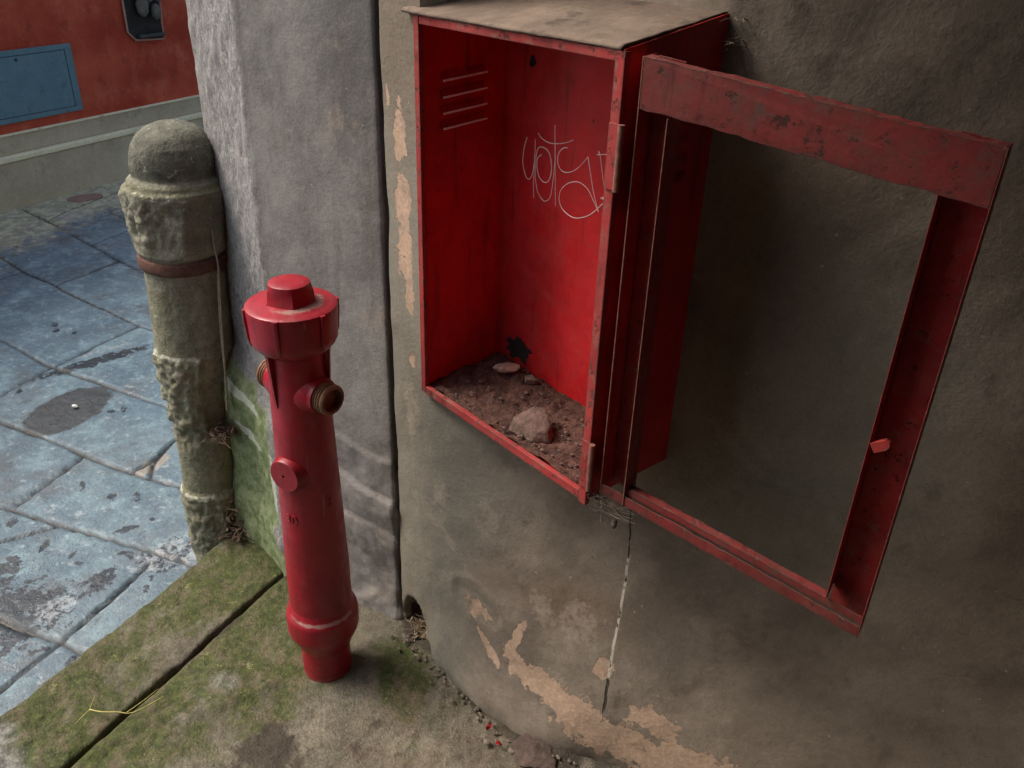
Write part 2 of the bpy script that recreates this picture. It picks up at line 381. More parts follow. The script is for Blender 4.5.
MROCK = m_simple('dusty_rock', (.10, .062, .05), (.16, .105, .085), 40, .95, .004, c3=(.09, .06, .05))
MROCKL = m_simple('pale_rock', (.33, .22, .18), (.45, .34, .28), 40, .95, .003)
MBRASS = m_simple('tarnished_brass', (.17, .085, .05), (.26, .15, .085), 60, .6, .001, .35)
MBORE = m_simple('dark_bore', (.06, .04, .028), (.09, .06, .04), 60, .8, .001, .3)
MRUST = m_simple('rusted_iron', (.11, .055, .04), (.17, .085, .06), 50, .8, .002, .2, c3=(.08, .035, .025))
MSTEEL = m_simple('rusty_edge_steel', (.22, .08, .06), (.32, .15, .12), 60, .6, .001, .3)
MSCR = m_simple('white_scratch', (.85, .72, .70), (.9, .82, .8), 60, .8, .0005)
MBR = m_simple('near_white_slot', (.9, .82, .8), (.9, .85, .82), 60, .7, .0002)
MTWIG = m_simple('dry_twig', (.16, .11, .07), (.28, .21, .14), 60, .9, .001)
MCORD = m_simple('faded_cord', (.26, .22, .14), (.36, .31, .21), 90, .95, .001)
MSTRAW = m_simple('yellow_straw', (.42, .36, .10), (.5, .44, .16), 60, .8, .0005)
MREDL = m_simple('bright_red_litter', (.55, .02, .02), (.45, .02, .02), 60, .45, .0005)
MLEAF = m_simple('dead_leaf', (.11, .07, .045), (.22, .16, .11), 60, .9, .001)
MWEB = m_simple('dusty_cobweb', (.07, .055, .045), (.12, .095, .08), 60, .95, .0005)
MWHITE = m_simple('white_pebble', (.7, .7, .66), (.8, .8, .76), 40, .7, .001)
MTERRA = m_simple('terracotta_cover', (.26, .16, .13), (.34, .22, .18), 25, .85, .002)
MDARKB = m_simple('passage_render', (.06, .052, .044), (.095, .08, .068), 5, .92, .004)

# ------------------------------------------------------------------ setting: street, step, kerb
K0 = np.array([-.445, -.143]); KN = np.array([.9203, .3912]); KD = np.array([.3912, -.9203])
def kf(u, v): return K0[0] + u * KN[0] + v * KD[0], K0[1] + u * KN[1] + v * KD[1]
KRZ = math.atan2(KN[1], KN[0])

def axis(parts):
    a = []
    for x0, x1, st in parts: a.extend(np.arange(x0, x1 - 1e-6, st).tolist())
    a.append(parts[-1][1]); return np.array(a)
JL = {'line': [[(-4.6, -1.75), (-2.929, -1.257), (-2.663, -1.19), (-2.351, -1.138), (-2.032, -1.082), (-1.693, -1.033), (-.9, -.97), (-.3, -.93)],
    [(-3.5, -1.82), (-3.227, -1.76), (-2.844, -1.656), (-2.402, -1.532), (-2.162, -1.482), (-1.2, -1.36), (-.3, -1.3)], [(-3.227, -1.76), (-3.295, -1.939), (-3.4, -2.6)],
    [(-3.089, -2.071), (-2.893, -2.016), (-1.5, -1.9), (-.3, -1.85)], [(-2.69, -1.619), (-2.705, -1.742), (-2.712, -1.877), (-2.72, -2.0)],
    [(-2.37, -1.142), (-2.379, -1.512)], [(-2.663, -1.19), (-2.663, -1.067), (-2.652, -.7)],
    [(-3.6, -.75), (-2.062, -.64), (-1.714, -.593), (-1.365, -.588), (-1.044, -.583), (-.25, -.56)],
    [(-1.641, -.2), (-1.641, -.34), (-1.678, -.566), (-1.69, -1.033)],
    [(-3.2, -.24), (-1.475, -.222), (-1.24, -.229), (-1.052, -.223), (-.836, -.225), (-.635, -.25), (-.23, -.27)],
    [(-1.052, -.223), (-1.014, -.036), (-.993, .082)], [(-2.2, .2), (-1.033, .093), (-.993, .082), (-.807, .065), (-.504, .021), (-.23, .0)],
    [(-.803, .069), (-.885, .198), (-.95, .6)], [(-.836, -.225), (-.837, -.324), (-.859, -.424), (-.87, -.583)], [(-.767, -.239), (-.82, -.3), (-.859, -.424)],
    [(-.449, .054), (-.419, .232), (-.402, .381), (-.39, .9)], [(-1.6, .62), (-.606, .396), (-.402, .381), (-.22, .37)],
    [(-2.2, 1.0), (-.95, .9), (-.23, .88)], [(-3.8, 1.6), (-.23, 1.5)], [(-3.8, 2.2), (-.23, 2.1)], [(-1.3, .95), (-1.3, 1.55)], [(-.7, 1.5), (-.72, 2.1)],
    [(-1.8, -1.9), (-1.85, -2.7)], [(-3.8, -2.75), (-.3, -2.6)], [(-3.8, -3.5), (-.3, -3.4)], [(-1.2, -2.65), (-1.2, -3.4)], [(-3.0, -2.7), (-3.0, -3.5)], [(-2.6, .2), (-2.7, 1.6)], [(-2.2, -.2), (-2.2, -.65)]]}
U = axis([(-4.6, -3.5, .03), (-3.5, -.9, .012), (-.9, -.2, .007)])
V = axis([(-6, -2.6, .05), (-2.6, -1.3, .014), (-1.3, .75, .0085), (.75, 3.2, .05)])
UU, VV = np.meshgrid(U, V, indexing='ij')
wob = fbm(UU, VV, 0, 7, 3) * .008
jd = np.full(UU.shape, 9.0); tone = np.zeros(UU.shape)
for L_ in JL['line']: jd = np.minimum(jd, segdist(UU + wob, VV + wob, L_))
jw = .0055 + .004 * np.clip(fbm(UU, VV, 3, 5, 2), -1, 1)
joint = 1 - ss(0, 1, (jd - jw * .75) / .004)
px, py = kf(UU, VV)
hz = -.12 + fbm(px, py, 0, 1.6, 3) * .006 + fbm(px, py, 0, 9, 4) * .0022 + fbm(px, py, 3, 40, 2) * .0008 - joint * .010 - .0015 * (1 - ss(0, .02, jd))
tone = np.clip(fbm(np.round(UU * .9) * 3.3, np.round(VV * 1.1) * 7.1, 0, 1.7, 1) + .3, 0, 1)
# damp and dark stains with shapes of their own
wet = np.zeros(UU.shape)
for a in [(-.60, .40, .16, .22, 20), (-.75, .28, .10, .05, 60), (-.72, .52, .15, .12, 0), (-.45, .02, .05, .09, 0), (-.40, .0, .035, .12, 0), (-.50, .18, .05, .05, 0), (-.95, .45, .1, .2, 0), (-.62, -.02, .02, .05, 30), (-1.575, -.70, .045, .26, 19)]:
    wet = np.maximum(wet, blob(UU, VV, *a) * (.66 if a[2] < .2 and a[1] > -.5 else .72))
rnd = random.Random(5)
for i in range(34):
    a, b = rnd.uniform(-1.0, -.3), rnd.uniform(-.1, .7)
    wet = np.maximum(wet, blob(UU, VV, a, b, rnd.uniform(.012, .04), rnd.uniform(.01, .025), rnd.uniform(0, 180)) * .6)
for a, b in [(-2.0, -.85), (-1.95, -.82), (-1.86, -.84), (-1.2, -.46), (-1.18, -.5), (-.78, -.1), (-.72, -.14), (-3.0, -1.4), (-2.9, -1.25), (-1.62, -.4)]:
    wet = np.maximum(wet, blob(UU, VV, a, b, .035, .018, 40) * .6)
pud = blob(UU, VV, -1.343, -.394, .115, .185, -12)
pud = np.maximum(pud, blob(UU, VV, -1.53, -.36, .05, .05, 0) * .45)
moss = np.clip(ss(-2.5, -3.5, UU - .35 * fbm(UU, VV, 9, 1.5, 3)) * .95 + .4 * joint * (UU < -2.2), 0, 1)  # moss towards the red house, also carries the painted brightening
pale = np.zeros(UU.shape)
for a in [(-.44, .02, .07, .13, 0), (-.36, -.05, .05, .12, 0), (-.415, .25, .02, .16, 0), (-1.63, -.78, .02, .20, 19), (-.72, -.25, .05, .02, 0), (-3.15, -1.9, .18, .10, 0), (-.8, .0, .03, .03, 0), (-.9, .02, .03, .03, 0), (-.52, .3, .05, .08, 0)]:
    pale = np.maximum(pale, blob(UU, VV, *a) * .62)
tan = np.where((jd < .05) & (blob(UU, VV, -.815, -.29, .03, .07) > .5), .8, 0.0)
band = np.clip(1 - np.abs(segdist(UU, VV, [(-1.506, -.45), (-1.66, -.97)]) / .02), 0, 1) * .35
street = grid_mesh('street_paving', np.stack([px, py, hz], -1), MST, attrs=dict(joint=joint, tone=tone, wet=wet, puddle=pud, moss=moss, pale=pale, tan=tan))
tag(street, kind='structure')
bm = bmesh.new(); box_bm(bm, -60, 60, -60, 60, -1.0, -.16); tag(from_bm('ground', bm, MDARKB), kind='structure')

# kerb strip
vv = axis([(-.13, 1.15, .006), (1.15, 3.0, .03)])
prof = []   # (u, z): outer bottom -> up, across, down into the groove
outer = lambda v: -.2275 + .0125 * v
t = np.linspace(0, 1, 42)
PU = []; PZ = []
for k in np.linspace(0, 1, 7): PU.append(('o', -.004 * (1 - k))); PZ.append(-.13 + k * .115)
for k in np.linspace(0, 1, 6)[1:]: PU.append(('o', .015 * (1 - math.cos(k * math.pi / 2)))); PZ.append(-.015 + .015 * math.sin(k * math.pi / 2))
for k in np.linspace(0, 1, 32)[1:-1]: PU.append(('m', k)); PZ.append(0)
for k in np.linspace(0, 1, 5): PU.append(('i', -.010 + .010 * math.sin(k * math.pi / 2))); PZ.append(-.010 + .010 * math.cos(k * math.pi / 2))
for k in np.linspace(0, 1, 5)[1:]: PU.append(('i', 0)); PZ.append(-.010 - .07 * k)
PP = np.zeros((len(PU), len(vv), 3)); mo = np.zeros(PP.shape[:2]); dk = np.zeros(PP.shape[:2])
for i, ((k, a), z) in enumerate(zip(PU, PZ)):
    o = outer(vv) + .035 * ss(-.06, -.13, vv)
    inn = np.full_like(vv, -.006) + fbm(vv, 0, 5, 14, 3) * .004
    if k == 'o': u = o + a
    elif k == 'i': u = inn + a
    else: u = (o + .015) * (1 - a) + (inn - .010) * a
    x, y = kf(u, vv)
    PP[i, :, 0] = x; PP[i, :, 1] = y
    edge = min(abs(u.mean() - o.mean()), abs(u.mean() - inn.mean()))
    nz = fbm(x, y, z, 5, 3) * .008 + fbm(x, y, z, 26, 4) * .006 + fbm(x, y, 1, 90, 2) * .0016
    PP[i, :, 2] = z + nz * (1 if z > -.05 else .3) - (.012 * ss(-.05, -.13, vv))
    uu = fbm(x, y, 2, 20, 3) * .005
    PP[i, :, 0] += uu
    mo[i] = np.clip(.74 + .7 * fbm(x, y, 7, 6, 3) - .55 * ss(-.02, -.10, vv) + .1, 0, 1) * (1 - .6 * ss(.62, .72, vv) * (u < -.03))
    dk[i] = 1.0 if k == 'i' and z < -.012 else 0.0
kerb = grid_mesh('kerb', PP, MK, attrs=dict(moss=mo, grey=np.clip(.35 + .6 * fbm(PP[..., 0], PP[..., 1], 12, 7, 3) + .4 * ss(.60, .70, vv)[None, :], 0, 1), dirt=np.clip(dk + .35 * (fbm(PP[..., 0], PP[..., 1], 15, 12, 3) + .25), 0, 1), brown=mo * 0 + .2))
tag(kerb, kind='structure')

# step slab inside the passage
U = axis([(.006, .95, .0065), (.95, 4.2, .06)]); V = axis([(-2.5, -.45, .06), (-.45, .85, .0065), (.85, 3.0, .05)])
UU, VV = np.meshgrid(U, V, indexing='ij'); px, py = kf(UU, VV)
z = fbm(px, py, 0, 3, 3) * .008 + fbm(px, py, 0, 14, 4) * .006 + fbm(px, py, 3, 60, 3) * .0018
ridge = np.minimum(np.abs(segdist(UU, VV, [(.03, .62), (.06, .5), (.16, .42), (.22, .3)])), 9)
z += .006 * (1 - ss(0, .02, ridge)) - .012 * ss(.07, .0, UU)*0
z += .008 * blob(UU, VV, .10, .36, .07, .05, 30) + .006 * blob(UU, VV, .17, .62, .1, .09, 0)
jy = .03 * ss(.55, 1.0, UU)
# rubble and earth swept against the wall foot
wl = segdist(px, py, [(-.15, .03), (-.05, .02), (.0, -.0), (.30, .0), (.6, .15), (1.2, .46)])
heap = (1 - ss(0, .06, wl)); z += heap * (.012 + .01 * fbm(px, py, 8, 22, 3))
z -= .022 * blob(px, py, -.05, .02, .045, .05, 0)
z[0, :] -= .05; z[1, :] -= .003
mo = np.clip(.28 + .25 * fbm(px, py, 6, 6, 3) + .62 * (1 - ss(.05, .24, UU + .10 * fbm(UU, VV, 4, 5, 3))) + .62 * blob(px, py, .03, -.10, .10, .05, -20) + .45 * blob(UU, VV, .24, .30, .08, .22, 0), 0, 1)
gy = np.clip(.9 * blob(UU, VV, .10, .36, .075, .06, 30) + .95 * blob(UU, VV, .15, .66, .10, .09, 0) + .4 * blob(UU, VV, .42, .22, .12, .1, 0), 0, 1)
gy = np.maximum(gy, .35)
dt = np.clip(.30 * (fbm(px, py, 11, 9, 3) > .05) * fbm(px, py, 11, 9, 3) * 4 + heap * .6 + .95 * blob(px, py, -.05, .03, .06, .05, 0) + .55 * (1 - ss(.006, .03, UU)) + .35 * blob(UU, VV, .36, .55, .12, .16, 0), 0, 1)
br = np.clip(.15 + .5 * fbm(px, py, 5, 4, 2) + .6 * blob(UU, VV, .7, .35, .25, .2, 0), 0, 1)
step = grid_mesh('passage_step', np.stack([px, py, z], -1), MK, attrs=dict(moss=mo, grey=gy, dirt=dt, brown=br))
tag(step, kind='structure')

# ------------------------------------------------------------------ plaster wall of the passage
X = axis([(-.109, -.004, .006), (-.004, .004, .002), (.004, .444, .0075), (.444, .9, .008), (.9, 1.4, .02), (1.4, 4.6, .08)])
Z = axis([(-.06, .687, .0075), (.687, 1.36, .012), (1.36, 1.62, .008), (1.62, 2.8, .04)])
XX, ZZ = np.meshgrid(X, Z, indexing='ij')
def wally(x, z):
    wv = 1 - ss(0, .6, z); s = .53 * (x - .091 - .213 * wv); r = .03
    return np.where(s < -.2, 0, r * np.log1p(np.exp(np.clip(s / r, -30, 30))) + np.where(s > .8, 0, 0))
YY = wally(XX, ZZ)
up = (ZZ > 1.361) & (XX > .003) & (XX < .4475); YY = np.where(up, np.maximum(YY, .19), YY)
rel = fbm(XX, 0, ZZ, 2.4, 3) * .010 * ss(-.1, .2, XX) + fbm(XX, 0, ZZ, 10, 3) * .0035 + fbm(XX, 4, ZZ, 45, 3) * .001
near = np.exp(-((np.maximum(np.abs(XX - .22) - .25, 0)) ** 2 + (np.maximum(np.abs(ZZ - 1.02) - .36, 0)) ** 2) / .04 ** 2)
YY = YY + rel * (1 - .8 * near)
YY -= .028 * ss(.16, .0, ZZ) * (1 - ss(.35, .5, XX)) * ss(-.02, .06, XX)        # battered foot
YY += .0025 * ss(.46, .54, blob(XX, ZZ, .155, .232, .07, .035, -10) + .12 * fbm(XX, 0, ZZ, 40, 2))                   # blown plaster blister
YY -= .0022 * (1 - ss(.03, .12, np.abs(blob(XX, ZZ, .155, .245, .075, .045, -10) - .5)))
# cavity at the foot, beside the pilaster
hd = np.sqrt(((XX + .062) / .040) ** 2 + ((ZZ - .025) / .075) ** 2); hole = 1 - ss(.75, 1.05, hd + .15 * fbm(XX, 1, ZZ, 30, 2))
YY += hole * .10
scar = segdist(XX, ZZ, [(.50, .80), (.521, .777), (.555, .739), (.596, .702), (.648, .692), (.70, .715)])
YY -= .003 * (1 - ss(.002, .012, scar)); YY += .003 * (1 - ss(.0, .008, np.abs(scar - .012)))
XX2 = XX + 0 * YY
peel = np.zeros(XX.shape); sm = np.zeros(XX.shape)
for a in [(-.062, 1.16, .020, .06, 0), (-.060, 1.04, .028, .07, 0), (-.056, .955, .030, .085, 0), (-.046, .88, .018, .06, 0), (-.044, .735, .011, .02, 0), (-.095, 1.22, .006, .03, 0)]:
    peel = np.maximum(peel, blob(XX, ZZ, *a) * .78)
for a in [(.262, .215, .012, .06, -12), (.270, .160, .045, .028, -40), (.335, .14, .08, .035, -22), (.41, .105, .09, .045, -25), (.50, .07, .11, .055, -8), (.63, .065, .14, .065, 0), (.435, .225, .02, .03, 0), (.54, .145, .06, .03, -20), (.20, .155, .05, .015, -40)]:
    peel = np.maximum(peel, blob(XX, ZZ, *a) * .80)
peel = np.maximum(peel, blob(XX, ZZ, .155, .225, .055, .03, -15) * .66)
for a in [(.05, .365, .10, .018, -28), (.30, .30, .06, .03, -50), (.04, .46, .03, .07, 0), (.16, .45, .03, .06, 0), (-.05, .62, .03, .09, 0), (.37, .30, .05, .06, 0)]:
    sm = np.maximum(sm, blob(XX, ZZ, *a) * .8)
cool = np.clip(.9 * (1 - ss(.05, .30, XX + .1 * fbm(XX, 0, ZZ, 4, 3))) + .75 * blob(XX, ZZ, .64, .82, .14, .26, 0), 0, 1)
brown = np.clip(.35 * ss(.45, .9, XX) * (1 - blob(XX, ZZ, .66, .85, .16, .3)) + .9 * blob(XX, ZZ, .34, .33, .09, .05, 0) + .8 * blob(XX, ZZ, -.05, 1.35, .09, .2) + .5 * blob(XX, ZZ, .18, .33, .05, .05), 0, 1)
moss = np.clip(.55 * blob(XX, ZZ, .05, .0, .09, .02, -10) , 0, 1)
dks = hole
dirt = np.clip(dks + .5*ss(.03, 0, ZZ) * (fbm(XX, 0, ZZ, 30, 2) > 0), 0, 1)
cm = (XX[:-1, :-1] >= -.0001 + .003) & (XX[1:, 1:] <= .4475) & (ZZ[:-1, :-1] >= .686) & (ZZ[1:, 1:] <= 1.376)
wall = grid_mesh('plaster_wall', np.stack([XX2, YY, ZZ], -1), MW, mask=~cm, attrs=dict(peel=peel, smear=sm, cool=cool, brown=brown, moss=moss, hole=dirt))
tag(wall, 'worn grey brown plaster wall with peeling tan patches, behind the red cabinet', 'wall')

# ------------------------------------------------------------------ stone pilaster at the passage mouth
fd = np.array([-.3912, .9203])
plan = [(-.690 + fd[0] * 2.5, -.104 + fd[1] * 2.5), (-.690 + fd[0] * .4, -.104 + fd[1] * .4), (-.690, -.104), (-.438, -.112), (-.121, -.006), (-.117, .03)]
dens = [.06, .012, .006, .006, .004]
pts = []; seg = []
for i in range(5):
    a = np.array(plan[i]); b = np.array(plan[i + 1]); L_ = np.hypot(*(b - a)); k = max(2, int(L_ / dens[i]))
    for j in range(k): pts.append(a + (b - a) * j / k); seg.append(i + j / k)
pts.append(np.array(plan[-1])); seg.append(5.0)
pts = np.array(pts); seg = np.array(seg)
# soften the two arrises
for _ in range(2):
    q = pts.copy(); q[1:-1] = (pts[:-2] + 2 * pts[1:-1] + pts[2:]) / 4; msk = (seg > .9); q[~msk] = pts[~msk]; pts = q
nrm = np.zeros_like(pts); tg = np.gradient(pts, axis=0); tg /= np.linalg.norm(tg, axis=1)[:, None]; nrm[:, 0] = tg[:, 1]; nrm[:, 1] = -tg[:, 0]
Zp = axis([(-.14, .62, .0065), (.62, 1.45, .009), (1.45, 2.8, .05)])
PX = pts[:, 0][:, None] + 0 * Zp[None, :]; PY = pts[:, 1][:, None] + 0 * Zp[None, :]; PZ = 0 * PX + Zp[None, :]; SG = seg[:, None] + 0 * PZ
nf = np.clip(ss(1.9, 2.05, SG) - ss(2.95, 3.02, SG), 0, 1)      # narrow hammered face
sf = np.clip(ss(2.98, 3.1, SG), 0, 1)
rough_ = np.clip(nf + .55 * (SG < 2.0) + .6 * np.clip(1 - np.abs(SG - 3.0) / .06, 0, 1), 0, 1)
d = fbm(PX, PY, PZ, 3, 3) * .004 + rough_ * fbm(PX, PY, PZ * .6, 55, 3) * .0045 + rough_ * fbm(PX, PY, PZ, 14, 3) * .003 + sf * fbm(PX, PY, PZ, 12, 3) * .002
Zj = .365 + .10 * (SG - 2.5) * 0 + .02 * fbm(PX, PY, 0, 8, 2)
low = ss(.56, .42, PZ + .05 * (SG - 2.4) + .03 * fbm(PX, PY, PZ, 8, 2))
d += low * (.026 + .026 * ss(2.6, 2.1, SG) + .008 * fbm(PX, PY, PZ, 7, 3)) * (1 - ss(3.02, 3.35, SG))
d += .012 * ss(.17, .10, PZ + .02 * fbm(PX, PY, 2, 9, 2)) * (1 - ss(3.1, 3.7, SG))
# weathered bedding layers low on the smooth face
lay = ss(3.15, 3.35, SG) * ss(.50, .42, PZ) 
saw = ((PZ + .05 * (SG - 3.5) + .06 * fbm(PX, PY, PZ, 5, 3)) / .12) % 1.0
d += lay * (.012 * saw ** 2 * ss(-.3, .5, fbm(PX, PY, PZ, 5, 2)) - .002) + lay * fbm(PX, PY, PZ, 24, 3) * .004
for z0, am, sl in ((.47, .006, .05), (.375, .011, .08), (.255, .005, .02)):
    zl = z0 - sl * (SG - 3.5) + .02 * fbm(PX, PY, z0, 9, 3)
    d += am * ss(zl + .006, zl - .004, PZ) * ss(zl - .12, zl - .02, PZ) * ss(3.1, 3.3, SG) * ss(-.35, .2, fbm(PX, PY, 0, 9, 2) + .2)
d += ss(.16, .02, PZ) * ss(3.1, 3.3, SG) * (.014 + .012 * fbm(PX, PY, PZ, 18, 3))
d -= .006 * np.clip(1 - np.abs(SG - 3.06) / .03, 0, 1) * 0
line = np.clip(1 - np.abs(PZ - (.735 - .16 * (SG - 2.0) * .6 + .012 * fbm(PX, PY, 3, 9, 2))) / .004, 0, 1) * nf
line = np.maximum(line, np.clip(1 - np.abs(PZ - (.60 + .01 * fbm(PX, PY, 5, 14, 2))) / .004, 0, 1) * 0)
d -= line * .004
PX += nrm[:, 0][:, None] * d; PY += nrm[:, 1][:, None] * d
moss = np.clip(low * (1 - ss(3.0, 3.35, SG)) * (.88 - .5 * ss(2.78, 3.0, SG)) + .5 * ss(.62, .4, PZ) * nf * (SG < 2.6) + .3 * ss(.12, .02, PZ), 0, 1)
sgz = lambda s0, z0, ds, dz, an=0: blob((SG - s0) * .25, PZ - z0, 0, 0, ds, dz, an)
pale = np.maximum(sgz(2.35, .452, .10, .013, -22), sgz(2.45, .345, .07, .012, -25)) * .9
pale = np.maximum(pale, sgz(2.9, .25, .02, .12) * .7)
dark = np.clip(np.clip(1 - np.abs(SG - 4.0) / .04, 0, 1) * .7 + .5 * sgz(3.6, .15, .08, .08) + .35 * sgz(3.85, .3, .03, .2), 0, 1)
pil = empty('stone_pilaster', (-.35, -.05, 0), 'grey stone pilaster with a rough hammered edge and mossy green foot, at the passage mouth', 'pilaster')
P_ = np.stack([PX + .35, PY + .05, PZ], -1)
k0 = 3.0; iz = len(seg)
sh = grid_mesh('shaft', P_, MS, pil, attrs=dict(rough=rough_, moss=moss, pale=pale, dark=dark, line=line))
# thin strip of wall between pilaster and plaster: the recess of the joint
bm = bmesh.new(); box_bm(bm, -.125, -.100, .018, .06, -.05, 2.8); from_bm('joint_fill', bm, MDARKB, pil, loc=(.35, .05, 0))

# ------------------------------------------------------------------ unseen passage shell, added and shaped to block sky and shade the place
sh_ = empty('passage_shade_shell', (2, -2, 0), 'unseen building shell over and behind the passage, shaped to shade it', 'building')
def shell(name, u0, u1, v0, v1, z0, z1):
    bm = bmesh.new()
    for (a, b) in ((u0, v0),): pass
    box_bm(bm, u0, u1, v0, v1, z0, z1)
    for v in bm.verts:
        x, y = kf(v.co.x, v.co.y); v.co = Vector((x - 2, y + 2, v.co.z))
    return from_bm(name, bm, MDARKB, sh_)
shell('shade_ceiling', .40, 5.2, -3.0, 3.6, 2.25, 2.8)
shell('shade_upper_wall', .40, .7, -6.0, 6.0, 2.82, 3.0)
shell('shade_side_wall', .3, 5.2, 1.78, 2.1, -.1, 2.24)
shell('shade_end_wall', 3.6, 3.9, -3.0, 1.83, -.1, 2.24)
shell('shade_street_wall', .04, .28, 1.9, 8.0, -.1, 2.84)

# ------------------------------------------------------------------ red house across the street
RD = np.array([math.cos(R(113.6)), math.sin(R(113.6))])
rh = empty('red_house', (-4.59, .416, -.12), 'red painted house front with grey plinth across the paved street', 'house', rz=R(113.6))
# local: x along the wall, y negative = out to the street?  (x, y) -> RD, rot90(RD); rot90(RD) points away from street
def mred():
    n = N('red_house_render')
    c = n.mix(n.step(n.noise(1.8, 5, .65), .35, .65), (.36, .045, .022), (.56, .11, .055))
    c = n.mix(n.step(n.noise(5, 6, .7), .5, .7, 0, .6), c, (.58, .17, .10))
    c = n.mix(n.step(n.noise(9, 6, .7, .3), .55, .68, 0, .5), c, (.22, .04, .028))
    return n.out(c, .85, n.bump(n.noise(14, 6, .6), .006, .7), spec=.3)
def mpl(name, a, b):
    n = N(name); c = n.mix(n.step(n.noise(3, 6, .7), .35, .65), a, b)
    c = n.mix(n.step(n.noise(14, 6, .75), .55, .72, 0, .5), c, (.17, .14, .09))
    return n.out(c, .88, n.bump(n.noise(20, 6, .6), .004, .7), spec=.3)
MRED = mred(); MPL = mpl('plinth_render', (.44, .37, .26), (.56, .48, .35)); MPL2 = mpl('lit_ledge_render', (.85, .79, .55), (.78, .72, .50))  # MPL2 is a paler copy: light caught on the ledge painted in
def part(name, mat, x0, x1, y0, y1, z0, z1, bev=.0, parent=rh):
    bm = bmesh.new(); box_bm(bm, x0, x1, y0, y1, z0 + .12, z1 + .12, bev); return from_bm(name, bm, mat, parent)
part('wall', MRED, -4, 7, .0, .3, .302, 2.5)
for i in range(0): pass
p1 = part('plinth', MPL, -4, 7, -.04, .28, -.14, .150, .006)
part('ledge', MPL2, -4, 7, -.052, .02, .152, .185, .008)
part('upper_plinth', MPL, -4, 7, -.012, .25, .187, .290, .003)
part('trim', MPL2, -4, 7, -.022, .2, .291, .301, .003)
MBLUE = m_simple('blue_grey_metal_paint', (.105, .20, .25), (.13, .235, .285), 6, .5, .001, 0, .4, c3=(.10, .17, .21))
MHB = m_simple('hatch_lock', (.02, .02, .02), (.04, .04, .04), 30, .6, .001)
def hatch():
    bm = bmesh.new()
    for a in ((-.42, .283, .355, .383), (-.42, .283, .712, .742), (.238, .283, .383, .712), (-.42, -.38, .383, .712)):
        box_bm(bm, a[0], a[1], -.014, .01, a[2] + .12, a[3] + .12, .002)
    f = from_bm('meter_hatch', bm, MBLUE, rh)
    bm = bmesh.new(); box_bm(bm, -.377, .235, -.010, .01, .386 + .12, .709 + .12, .002); from_bm('hatch_door', bm, MBLUE, f)
    bm = bmesh.new(); lathe_bm(bm, [(.009, 0), (.009, .004), (.004, .006)], 16, Matrix.Translation((-.09, -.010, .688 + .12)) @ Matrix.Rotation(R(90), 4, 'X')); from_bm('hatch_lock', bm, MHB, f)
hatch()
MNICHE = m_simple('dark_niche_stone', (.05, .05, .048), (.075, .072, .068), 12, .6, .003)
MNED = m_simple('niche_edge', (.40, .22, .17), (.5, .3, .24), 20, .8, .002)
MPET = m_simple('grey_relief', (.12, .115, .10), (.17, .16, .14), 20, .85, .004)
def niche():
    # rim, then tray and relief, standing on the red wall
    ol = [(.722, 1.30), (.722, .765), (.775, .712), (1.01, .700), (1.012, .80), (1.02, .90), (1.022, 1.30)]
    bm = bmesh.new()
    vs = [bm.verts.new((x, -.010, z + .12)) for x, z in ol]; f = bm.faces.new(vs)
    bmesh.ops.solidify(bm, geom=[f], thickness=.008)
    tray = from_bm('niche', bm, MNICHE, rh)
    bm = bmesh.new(); tube_bm(bm, [(x, -.014, z + .12) for x, z in ol], .007, 8); from_bm('niche_rim', bm, MNED, tray)
    bm = bmesh.new(); box_bm(bm, .79, 1.005, -.05, -.018, .722 + .12, .745 + .12, .01); from_bm('niche_shelf', bm, MNICHE, tray)
    bm = bmesh.new()
    for (x, z, sx, sz) in ((.845, .915, .045, .065), (.95, .875, .035, .05), (.90, .99, .05, .06), (.98, .99, .04, .06), (.84, 1.02, .04, .05)):
        r = bmesh.ops.create_icosphere(bm, subdivisions=3, radius=1)
        for v in r['verts']: v.co = Vector((x + v.co.x * sx * (1 + .12 * math.sin(v.co.z * 9)), -.045 + v.co.y * .03, z + .12 + v.co.z * sz))
    from_bm('carved_petals', bm, MPET, tray, smooth=True)
niche()
bm = bmesh.new(); lathe_bm(bm, [(.105, -.004), (.105, .004), (.098, .007), (.085, .005), (0, .006)], 40)
x, y = kf(-3.415, -2.172); cov = from_bm('drain_cover', bm, MTERRA, None, loc=(x, y, -.119)); cov.scale = (.65, 1.0, 1)
tag(cov, 'small round terracotta coloured cover set in the paving by the red house', 'drain cover')

# ------------------------------------------------------------------ bollard
BB = np.array([-.7465, -.204, -.12])
lean = (.033, .039, 1.17)
bp = [(0.0, .062), (.03, .066), (.10, .074), (.18, .077), (.235, .079), (.243, .082), (.252, .078), (.262, .071), (.33, .071), (.39, .075), (.42, .077), (.50, .083), (.58, .090), (.64, .095), (.655, .096), (.662, .0935), (.73, .093), (.86, .0945), (.872, .096), (.90, .099), (.905, .105), (.93, .107), (.99, .113), (1.035, .1175), (1.046, .116), (1.052, .107), (1.060, .1045), (1.066, .099), (1.070, .0925), (1.078, .0925), (1.095, .0945), (1.115, .093), (1.135, .087), (1.152, .076), (1.167, .058), (1.176, .036), (1.181, .012), (1.182, .0005)]
bp = [(h_ * (1 + .024 * min(1, h_ / .6)), r_) for h_, r_ in bp]
hs = np.array([p[0] for p in bp]); rs = np.array([p[1] for p in bp])
H_ = np.unique(np.concatenate([np.arange(0, 1.18, .006), hs])); H_ = H_[H_ <= hs[-1]]
R0 = np.interp(H_, hs, rs); nT = 120; T = np.arange(nT) * 2 * math.pi / nT
TT, HH = np.meshgrid(T, H_, indexing='ij'); RR = R0[None, :] + 0 * TT; HR = HH; HH = HH / 1.024
toc = math.atan2(-.817 + .204, 1.198 + .7465)
